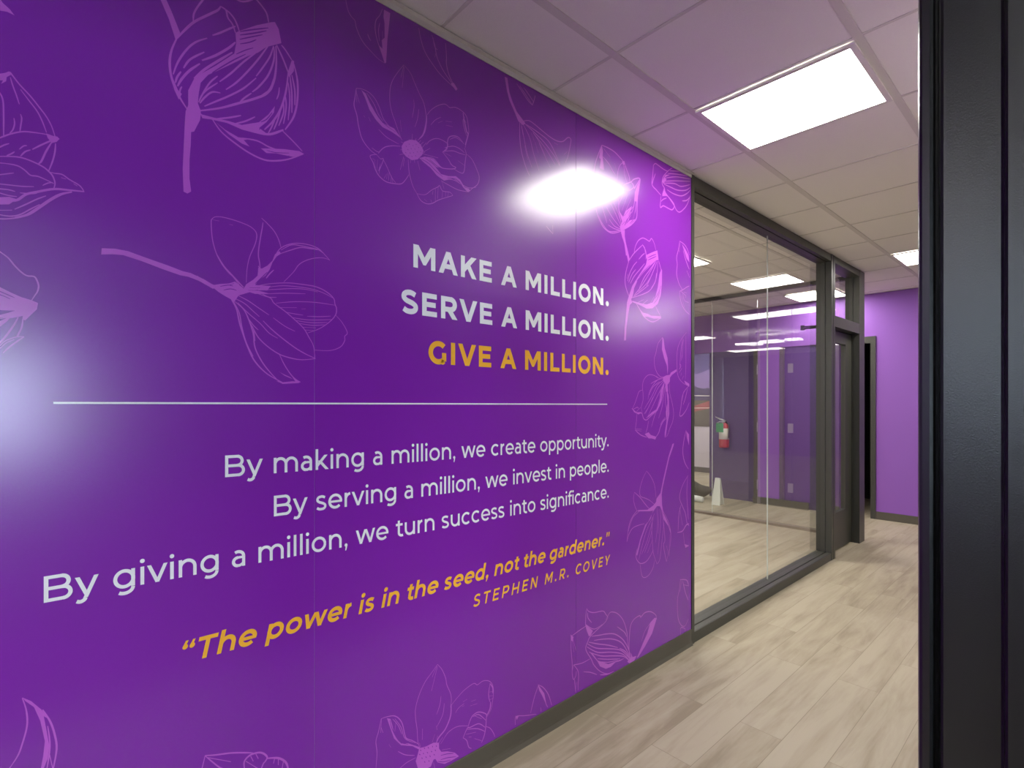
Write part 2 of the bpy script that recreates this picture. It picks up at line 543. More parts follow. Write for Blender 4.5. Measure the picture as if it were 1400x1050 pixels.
# ---- lettering: strokes drawn as thin flat inks on the wall
class Ink:
    """Flat shapes on the wall plane; coordinates (y, z) in metres."""
    def __init__(self, x=0.0006):
        self.bm = bmesh.new()
        self.x = x
        self.n = 0
        self.mi = 0

    def poly(self, pts):
        if len(pts) < 3:
            return
        self.n += 1
        x = self.x + 0.000012 * (self.n % 40) + (0.0005 if self.mi else 0)
        vs = [self.bm.verts.new((x, p[0], p[1])) for p in pts]
        if len(pts) <= 4:
            tris = [list(range(len(pts)))]
        else:
            tris = tessellate_polygon([[Vector((p[0], p[1], 0)) for p in pts]])
        for t in tris:
            f = self.bm.faces.new([vs[i] for i in t])
            f.material_index = self.mi
            f.normal_update()
            if f.normal.x < 0:
                f.normal_flip()

    def strip(self, L, R):
        self.n += 1
        x = self.x + 0.000012 * (self.n % 40)
        A = [self.bm.verts.new((x, p[0], p[1])) for p in L]
        B = [self.bm.verts.new((x, p[0], p[1])) for p in R]
        for i in range(len(A) - 1):
            f = self.bm.faces.new((A[i], A[i + 1], B[i + 1], B[i]))
            f.normal_update()
            if f.normal.x < 0:
                f.normal_flip()


def clip_poly(pts, lo, hi):
    def cut(P, val, keep_above):
        out = []
        for i in range(len(P)):
            a, b = P[i], P[(i + 1) % len(P)]
            ia = a[1] >= val if keep_above else a[1] <= val
            ib = b[1] >= val if keep_above else b[1] <= val
            if ia:
                out.append(a)
            if ia != ib:
                t = (val - a[1]) / (b[1] - a[1])
                out.append((a[0] + t * (b[0] - a[0]), val))
        return out
    P = cut(pts, lo, True)
    return cut(P, hi, False) if P else P


def offset_strip(P, w):
    Lf, Rt = [], []
    n = len(P)
    for i in range(n):
        a, b = P[max(i - 1, 0)], P[min(i + 1, n - 1)]
        dx, dy = b[0] - a[0], b[1] - a[1]
        l = math.hypot(dx, dy) or 1
        nx, ny = -dy / l, dx / l
        ww = w[i] if isinstance(w, list) else w
        Lf.append((P[i][0] + nx * ww / 2, P[i][1] + ny * ww / 2))
        Rt.append((P[i][0] - nx * ww / 2, P[i][1] - ny * ww / 2))
    return Lf, Rt


def spline(P, k=7):
    if len(P) < 3:
        return P
    out = []
    for i in range(len(P) - 1):
        p0, p1, p2, p3 = P[max(i - 1, 0)], P[i], P[i + 1], P[min(i + 2, len(P) - 1)]
        for j in range(k):
            t = j / k
            out.append(tuple(0.5 * (2 * p1[d] + (p2[d] - p0[d]) * t + (2 * p0[d] - 5 * p1[d] + 4 * p2[d] - p3[d]) * t * t + (3 * p1[d] - p0[d] - 3 * p2[d] + p3[d]) * t ** 3) for d in (0, 1)))
    out.append(P[-1])
    return out


class Glyphs:
    """A geometric sans drawn from strokes: cap height 700, x-height 526."""
    CAP, XH, ASC, DSC = 700, 526, 742, -194

    def __init__(self, w, bold):
        self.w = w
        self.b = bold       # 0 for medium, 1 for bold widths

    def seg(self, x0, y0, x1, y1, w=None, ext=0, lo=-400, hi=900, xl=-9999, xh=9999):
        w = w or self.w
        dx, dy = x1 - x0, y1 - y0
        l = math.hypot(dx, dy)
        ux, uy = dx / l, dy / l
        x0, y0, x1, y1 = x0 - ux * ext, y0 - uy * ext, x1 + ux * ext, y1 + uy * ext
        nx, ny = -uy * w / 2, ux * w / 2
        P = clip_poly([(x0 + nx, y0 + ny), (x0 - nx, y0 - ny), (x1 - nx, y1 - ny), (x1 + nx, y1 + ny)], lo, hi)
        if P and (xl > -9999 or xh < 9999):
            P = [(q[1], q[0]) for q in clip_poly([(q[1], q[0]) for q in P], xl, xh)]
        self.out.append(('p', P))

    def v(self, x, y0, y1, w=None):
        w = w or self.w
        self.out.append(('p', [(x - w / 2, y0), (x + w / 2, y0), (x + w / 2, y1), (x - w / 2, y1)]))

    def h(self, y, x0, x1, w=None):
        w = w or self.w * 0.93
        self.out.append(('p', [(x0, y - w / 2), (x1, y - w / 2), (x1, y + w / 2), (x0, y + w / 2)]))

    def path(self, P, w=None):
        L, R = offset_strip(P, w or self.w)
        self.out.append(('s', L, R))

    def arc(self, cx, cy, rx, ry, a0, a1, w=None, n=None):
        n = n or max(6, int(abs(a1 - a0) / 9))
        P = [(cx + rx * math.cos(math.radians(a0 + (a1 - a0) * i / n)), cy + ry * math.sin(math.radians(a0 + (a1 - a0) * i / n))) for i in range(n + 1)]
        self.path(P, w)

    def dot(self, cx, cy, r):
        self.out.append(('p', [(cx + r * math.cos(2 * math.pi * i / 20), cy + r * math.sin(2 * math.pi * i / 20)) for i in range(20)]))

    def diag(self, x0, y0, x1, y1, lo, hi, w=None, xl=-9999, xh=9999):
        self.seg(x0, y0, x1, y1, w, ext=self.w * 2, lo=lo, hi=hi, xl=xl, xh=xh)

    def hx(self, dx, dy):
        return self.w / 2 * math.hypot(dx, dy) / abs(dy)

    def glyph(self, c):
        """Returns (advance, shapes)."""
        self.out = []
        w, b, XH, CAP = self.w, self.b, self.XH, self.CAP
        lsb = 78 if not b else 62
        s = lsb + w / 2
        t = w * 0.93
        ov = 9
        A = 0
        if c == ' ':
            A = 262 if b else 300
        elif c == '.':
            r = w * 0.66
            self.dot(lsb * .7 + r, r * .94, r)
            A = lsb * 1.4 + 2 * r
        elif c == ',':
            r = w * 0.62
            self.dot(lsb * .7 + r, r * .94, r)
            self.out.append(('p', [(lsb * .7 + r * .5, -140), (lsb * .7 + r * 1.15, -140), (lsb * .7 + 2 * r, r * .8), (lsb * .7 + r * .7, 0)]))
            A = lsb * 1.4 + 2 * r
        elif c == '"':
            for x in (lsb + w * .45, lsb + w * 1.9):
                self.out.append(('p', [(x - w * .46, 700), (x + w * .46, 700), (x + w * .3, 440), (x - w * .3, 440)]))
            A = 2 * lsb + w * 2.3
        elif c == '\u201c':
            r = w * .58
            for x in (lsb + r, lsb + r * 3.6):
                self.dot(x, 515, r)
                self.out.append(('p', [(x - r, 520), (x - r * .2, 700), (x + r * .75, 700), (x + r * .3, 570), (x, 500)]))
            A = 2 * lsb + r * 4.6
        # ---- capitals
        elif c in 'MN':
            W = (940 if b else 930) if c == 'M' else (815 if b else 805)
            e = W - s
            self.v(s, 0, CAP)
            self.v(e, 0, CAP)
            if c == 'M':
                m = W / 2
                yv = 200
                k = self.hx(m - s, CAP - yv)
                self.diag(lsb + k * .92, CAP, m, yv, 120, CAP, xh=m)
                self.diag(W - lsb - k * .92, CAP, m, yv, 120, CAP, xl=m)
            else:
                k = self.hx(W - 2 * lsb - w, CAP)
                self.diag(lsb + k * .8, CAP, W - lsb - k * .8, 0, 0, CAP)
            A = W
        elif c == 'A':
            W = 770 if b else 735
            k = self.hx(W / 2 - w * .55, CAP)
            ap = w * .53
            self.diag(4 + k, 0, W / 2 - ap + k, CAP, 0, CAP)
            self.diag(W - 4 - k, 0, W / 2 + ap - k, CAP, 0, CAP)
            f = 200 / CAP
            self.h(155 + t / 2, 4 + k + (W / 2 - ap - 4) * f, W - 4 - k - (W / 2 - ap - 4) * f)
            A = W
        elif c == 'V':
            W = 755 if b else 720
            k = self.hx(W / 2 - w * .55, CAP)
            ap = w * .53
            self.diag(4 + k, CAP, W / 2 - ap + k, 0, 0, CAP)
            self.diag(W - 4 - k, CAP, W / 2 + ap - k, 0, 0, CAP)
            A = W
        elif c == 'Y':
            W = 690
            k = self.hx(W / 2 - w * .5, 430)
            self.v(W / 2, 0, 300)
            self.diag(4 + k, CAP, W / 2, 260, 200, CAP, xh=W / 2)
            self.diag(W - 4 - k, CAP, W / 2, 260, 200, CAP, xl=W / 2)
            A = W
        elif c == 'K':
            W = 735 if b else 690
            self.v(s, 0, CAP)
            self.diag(W - 8 - self.hx(1, 1.05), CAP, s, 215, 150, CAP, xl=lsb + 2)
            self.diag(s + w * 1.3, 420, W - 2 - self.hx(1, 1.2), 0, 0, 440)
            A = W
        elif c in 'EHTLIFP':
            if c == 'E':
                W = 655 if b else 645
                self.v(s, 0, CAP)
                self.h(t / 2, lsb, W - 42)
                self.h(CAP - t / 2, lsb, W - 50)
                self.h(357, lsb, W - 92)
                A = W
            elif c == 'H':
                W = 810
                self.v(s, 0, CAP)
                self.v(W - s, 0, CAP)
                self.h(352, lsb, W - lsb)
                A = W
            elif c == 'T':
                W = 620
                self.v(W / 2, 0, CAP)
                self.h(CAP - t / 2, 14, W - 14)
                A = W
            elif c == 'L':
                W = 600
                self.v(s, 0, CAP)
                self.h(t / 2, lsb, W - 20)
                A = W
            elif c == 'I':
                self.v(s, 0, CAP)
                A = 2 * lsb + w
            elif c == 'P':
                W = 715
                self.v(s, 0, CAP)
                self.bowl(s, W - 40, 235, CAP)
                A = W
        elif c == 'R':
            W = 735 if b else 715
            self.v(s, 0, CAP)
            self.bowl(s, W - 48, 225, CAP)
            self.diag(W * .56, 250, W - 26 - self.hx(1, 1.4), 0, 0, 262)
            A = W
        elif c == 'B':
            W = 755
            self.v(s, 0, CAP)
            self.bowl(s, W - 85, 357 - t / 2, CAP)
            self.bowl(s, W - 42, 0, 357 + t / 2)
            A = W
        elif c in 'OCG':
            W = {'O': 850, 'C': 725, 'G': 785}[c]
            rx = (850 - 2 * 38 - w) / 2 if c == 'O' else (835 - 2 * 40 - w) / 2
            cx = 40 + w / 2 + rx
            ry = CAP / 2 + ov - t / 2
            if c == 'O':
                self.arc(cx, 350, rx, ry, 0, 360, n=48)
            elif c == 'C':
                self.arc(cx, 350, rx, ry, 42, 318, n=36)
            else:
                self.arc(cx, 350, rx, ry, 44, 308, n=36)
                xr = cx + rx * math.cos(math.radians(308)) + w * .1
                self.v(W - 68 - w / 2, 90, 355)
                self.path(spline([(cx + rx * math.cos(math.radians(300)), 350 + ry * math.sin(math.radians(300))), (W - 68 - w * .9, 70), (W - 68 - w * .5, 110)]))
            A = W
        elif c == 'S':
            W = 650 if b else 625
            l, r = 38 + w / 2, W - 42 - w / 2
            T, B = CAP + ov - t / 2, -ov + t / 2
            m = (l + r) / 2
            hh = T - B
            self.path(spline([(r - 10, T - .105 * hh), (m + .22 * (r - l), T - .025 * hh), (m, T), (m - .3 * (r - l), T - .035 * hh), (l + 4, T - .15 * hh), (l + 4, T - .31 * hh), (m - .28 * (r - l), T - .43 * hh), (m, B + .505 * hh), (m + .28 * (r - l), B + .435 * hh), (r - 2, B + .32 * hh), (r - 2, B + .15 * hh), (m + .3 * (r - l), B + .035 * hh), (m, B), (m - .28 * (r - l), B + .03 * hh), (l - 14, B + .125 * hh)]), w * .96)
            A = W
        # ---- lower case
        elif c in 'nmhu':
            rx = (218 if not b else 222) if c != 'm' else 205
            ls = 70 if not b else 58
            s = ls + w / 2
            e = s + 2 * rx - w * (0.22 if not b else .25)
            rr = (e - s) / 2
            ry = min(rr, 205)
            if c == 'u':
                self.v(e, 0, XH)
                self.v(s, ry + t / 2 - ov, XH)
                self.arc(s + rr, ry + t / 2 - ov, rr, ry, 180, 360)
            else:
                self.v(s, 0, self.ASC if c == 'h' else XH)
                self.arc(s + rr, XH + ov - t / 2 - ry, rr, ry, 180, 0)
                self.v(e, 0, XH + ov - t / 2 - ry + 2)
                if c == 'm':
                    e2 = e + (e - s)
                    self.arc(e + rr, XH + ov - t / 2 - ry, rr, ry, 180, 0)
                    self.v(e2, 0, XH + ov - t / 2 - ry + 2)
                    e = e2
            A = e + s - 4
        elif c == 'r':
            ls = 70 if not b else 58
            s = ls + w / 2
            self.v(s, 0, XH)
            self.arc(s + 215, XH + ov - t / 2 - 205, 215, 205, 180, 97)
            A = s + 250
        elif c in 'il':
            ls = 66 if not b else 54
            s = ls + w / 2
            if c == 'i':
                self.v(s, 0, XH)
                self.dot(s, 692, w * .64)
            else:
                self.v(s, 0, self.ASC)
            A = 2 * s
        elif c in 'ocepbdqg':
            rx = (284 if not b else 300) - w / 2
            ry = XH / 2 + ov - t / 2
            ls = 44 if not b else 34
            cx = ls + w / 2 + rx
            if c == 'o':
                self.arc(cx, XH / 2, rx, ry, 0, 360, n=40)
                A = 2 * cx
            elif c == 'c':
                self.arc(cx, XH / 2, rx, ry, 47, 313, n=30)
                A = 2 * cx - 60
            elif c == 'e':
                self.arc(cx, XH / 2, rx, ry, -3, 317, n=36)
                self.h(XH / 2 - 8, cx - rx, cx + rx + w * .42, t * .86)
                A = 2 * cx - 14
            else:
                left = c in 'pb'
                rx -= 8
                if left:
                    sx = 70 + w / 2 if not b else 58 + w / 2
                    cx = sx + rx - 6
                else:
                    cx = ls + w / 2 + rx
                    sx = cx + rx - 6
                self.arc(cx, XH / 2, rx, ry, 0, 360, n=40)
                if c == 'p' or c == 'q':
                    self.v(sx, self.DSC, XH)
                elif c in 'bd':
                    self.v(sx, 0, self.ASC)
                else:
                    self.v(sx, 20, XH)
                    self.arc(sx - rx + 8, 12, rx - 8, 215 - t / 2, 0, -128)
                A = (cx + rx + w / 2 + ls) if left else sx + (70 if not b else 58) + w / 2
        elif c == 'a':
            ls = 44
            xr = 470 - w / 2 + (20 if b else 0)
            self.v(xr, 0, 330)
            self.arc(xr - 178, 330, 178, XH + ov - t / 2 - 330, 0, 124)
            yb = 300
            self.h(yb, ls + 190, xr, t * .86)
            rr = (yb + ov - t / 2) / 2
            cyb = yb - rr
            self.arc(ls + 190, cyb, 190 - w / 2, rr, 90, 270)
            self.path(spline([(ls + 190, cyb - rr), (ls + 265, cyb - rr + 6), (xr - 30, 90), (xr, 150)]), w * .9)
            A = xr + w / 2 + (66 if not b else 54)
        elif c == 's':
            W = 470 if not b else 490
            l, r = 30 + w / 2, W - 34 - w / 2
            T, B = XH + ov - t / 2, -ov + t / 2
            m = (l + r) / 2
            hh = T - B
            self.path(spline([(r - 8, T - .085 * hh), (m + .2 * (r - l), T - .015 * hh), (m, T), (m - .32 * (r - l), T - .045 * hh), (l + 8, T - .16 * hh), (l + 10, T - .31 * hh), (m - .25 * (r - l), T - .43 * hh), (m, B + .505 * hh), (m + .28 * (r - l), B + .43 * hh), (r - 6, B + .31 * hh), (r - 4, B + .16 * hh), (m + .32 * (r - l), B + .04 * hh), (m, B), (m - .28 * (r - l), B + .02 * hh), (l - 14, B + .11 * hh)]), w * .93)
            A = W
        elif c == 't':
            s = 118 + w / 2
            self.v(s, 150, 642)
            self.h(XH - t / 2, 24, 350)
            self.arc(s + 150, 150, 150, 150 + ov - t / 2, 180, 292)
            A = 386
        elif c == 'f':
            s = 105 + w / 2
            self.v(s, 0, 590)
            self.h(XH - t / 2, 18, 340)
            self.arc(s + 152, 590, 152, 158 - t / 2, 180, 72)
            A = 335
        elif c in 'vywk':
            if c in 'vy':
                W = 560 if not b else 590
                k = self.hx(W / 2 - w * .5, XH)
                ap = w * .5
                self.diag(4 + k, XH, W / 2 - ap + k, 0, 0, XH)
                if c == 'v':
                    self.diag(W - 4 - k, XH, W / 2 + ap - k, 0, 0, XH)
                else:
                    xa, ya = W - 4 - k, XH
                    xb, yb_ = W / 2 + ap - k, 0
                    sl = (xa - xb) / XH
                    xe, ye = xb - sl * 60, -60
                    self.seg(xa + sl * 60, XH + 60, xe, ye, lo=-60, hi=XH)
                    self.path(spline([(xe, ye), (xe - sl * 55, -112), (xe - sl * 55 - 66, -150), (xe - sl * 55 - 125, -152), (xe - sl * 55 - 180, -128)]))
                A = W
            elif c == 'w':
                W = 860 if not b else 920
                q = W / 4 + 4
                k = self.hx(q - w * .45, XH)
                ap = w * .47
                self.diag(4 + k, XH, q + 4 - ap + k, 0, 0, XH)
                self.diag(W / 2 + ap - k, XH, q + 4 + ap - k, 0, 0, XH)
                self.diag(W / 2 - ap + k, XH, W - q - 4 - ap + k, 0, 0, XH)
                self.diag(W - 4 - k, XH, W - q - 4 + ap - k, 0, 0, XH)
                A = W
            else:
                W = 600
                s = 70 + w / 2
                self.v(s, 0, self.ASC)
                self.diag(W - 52 - self.hx(1, 1), XH, s, 130, 60, XH, xl=s - w / 2 + 2)
                self.diag(s + 120, 300, W - 14 - self.hx(1, 1.2), 0, 0, 330)
                A = W
        return A, self.out

    def bowl(self, s, xr, y0, y1):
        t = self.w * .93
        yt, yb = y1 - t / 2, y0 + t / 2
        ry = (yt - yb) / 2
        rx = min(ry * 1.05, (xr - s) * .6)
        cx = xr - self.w / 2 - rx
        self.h(yt, s, cx + 2)
        self.h(yb, s, cx + 2)
        self.arc(cx, (yt + yb) / 2, rx, ry, 90, -90)


def text(name, s, yl, yr, zl, zr, cap, weight, bold, m, italic=0.0, label=None, track=None, hs=0.93):
    """Set a line of lettering so its ink runs from yl to yr on a baseline from zl to zr."""
    g = Glyphs(weight, bold)
    gl = []
    for c in s:                            # narrow the letters a little; the tracking takes up the rest
        a, shp = g.glyph(c)
        gl.append((a * hs, [tuple([q[0]] + [[(p[0] * hs, p[1]) for p in P] for P in q[1:]]) for q in shp]))
    k = cap / 700.0
    adv = sum(a for a, _ in gl)
    need = (yr - yl) / k
    # side bearings of the first and last letters
    def ext(shapes):
        X = [p[0] for q in shapes for P in q[1:] for p in P]
        return min(X), max(X)
    first = ext(gl[0][1])[0]
    last = gl[-1][0] - ext(gl[-1][1])[1]
    tr = (need - (adv - first - last)) / (len(s) - 1)
    sx = 1.0
    if track is not None:                 # keep a given tracking and let the set width absorb the rest
        sx = need / (adv - first - last + track * (len(s) - 1))
        tr = track
    o = bpy.data.objects.new(name, None)
    COL.objects.link(o)
    o.parent = mural
    o.empty_display_size = 0.05
    words, ink = [], Ink()
    x = -first
    for ch, (a, shapes) in zip(s, gl):
        def M(p):
            yy = (x + p[0]) * sx * k
            f = yy / (yr - yl)
            return (yl + yy + italic * p[1] * k, zl + (zr - zl) * f + p[1] * k)
        for q in shapes:
            if q[0] == 'p':
                ink.poly([M(p) for p in q[1]])
            else:
                ink.strip([M(p) for p in q[1]], [M(p) for p in q[2]])
        if ch == ' ':
            words.append(ink)
            ink = Ink()
        x += a + tr
    words.append(ink)
    for ink in words:
        obj('word', local(ink.bm, mural), m, o)
    if label:
        o['label'] = label
    return o


text('headline', 'MAKE A MILLION.', 1.017, 2.170, 1.984, 1.983, 0.0845, 166, 1, M_white, label='white capitals, top headline', hs=0.97)
text('headline', 'SERVE A MILLION.', 0.969, 2.169, 1.8125, 1.806, 0.0855, 166, 1, M_white, label='white capitals, middle headline', hs=0.97)
text('headline', 'GIVE A MILLION.', 1.083, 2.169, 1.6365, 1.632, 0.0855, 166, 1, M_gold, label='gold capitals, bottom headline', hs=0.97)
text('sentence', 'By making a million, we create opportunity.', 0.399, 2.168, 1.277, 1.268, 0.0620, 99, 0, M_white, label='first white sentence')
text('sentence', 'By serving a million, we invest in people.', 0.532, 2.169, 1.146, 1.138, 0.0622, 99, 0, M_white, label='second white sentence')
text('sentence', 'By giving a million, we turn success into significance.', 0.013, 2.169, 1.017, 1.006, 0.0622, 99, 0, M_white, label='third and longest white sentence')
text('quotation', '\u201cThe power is in the seed, not the gardener."', 0.285, 2.166, 0.779, 0.769, 0.0610, 138, 1, M_gold, italic=0.21, label='gold slanted quotation')
text('attribution', 'STEPHEN M.R. COVEY', 1.292, 2.172, 0.673, 0.664, 0.0480, 124, 0, M_gold, italic=0.21, label='small gold spaced capitals', hs=0.86)
ink = Ink()
ink.poly([(0.030, 1.4865), (2.157, 1.4805), (2.157, 1.4855), (0.030, 1.4915)])
obj('rule_line', local(ink.bm, mural), M_white, mural)['label'] = 'thin white rule across the mural'

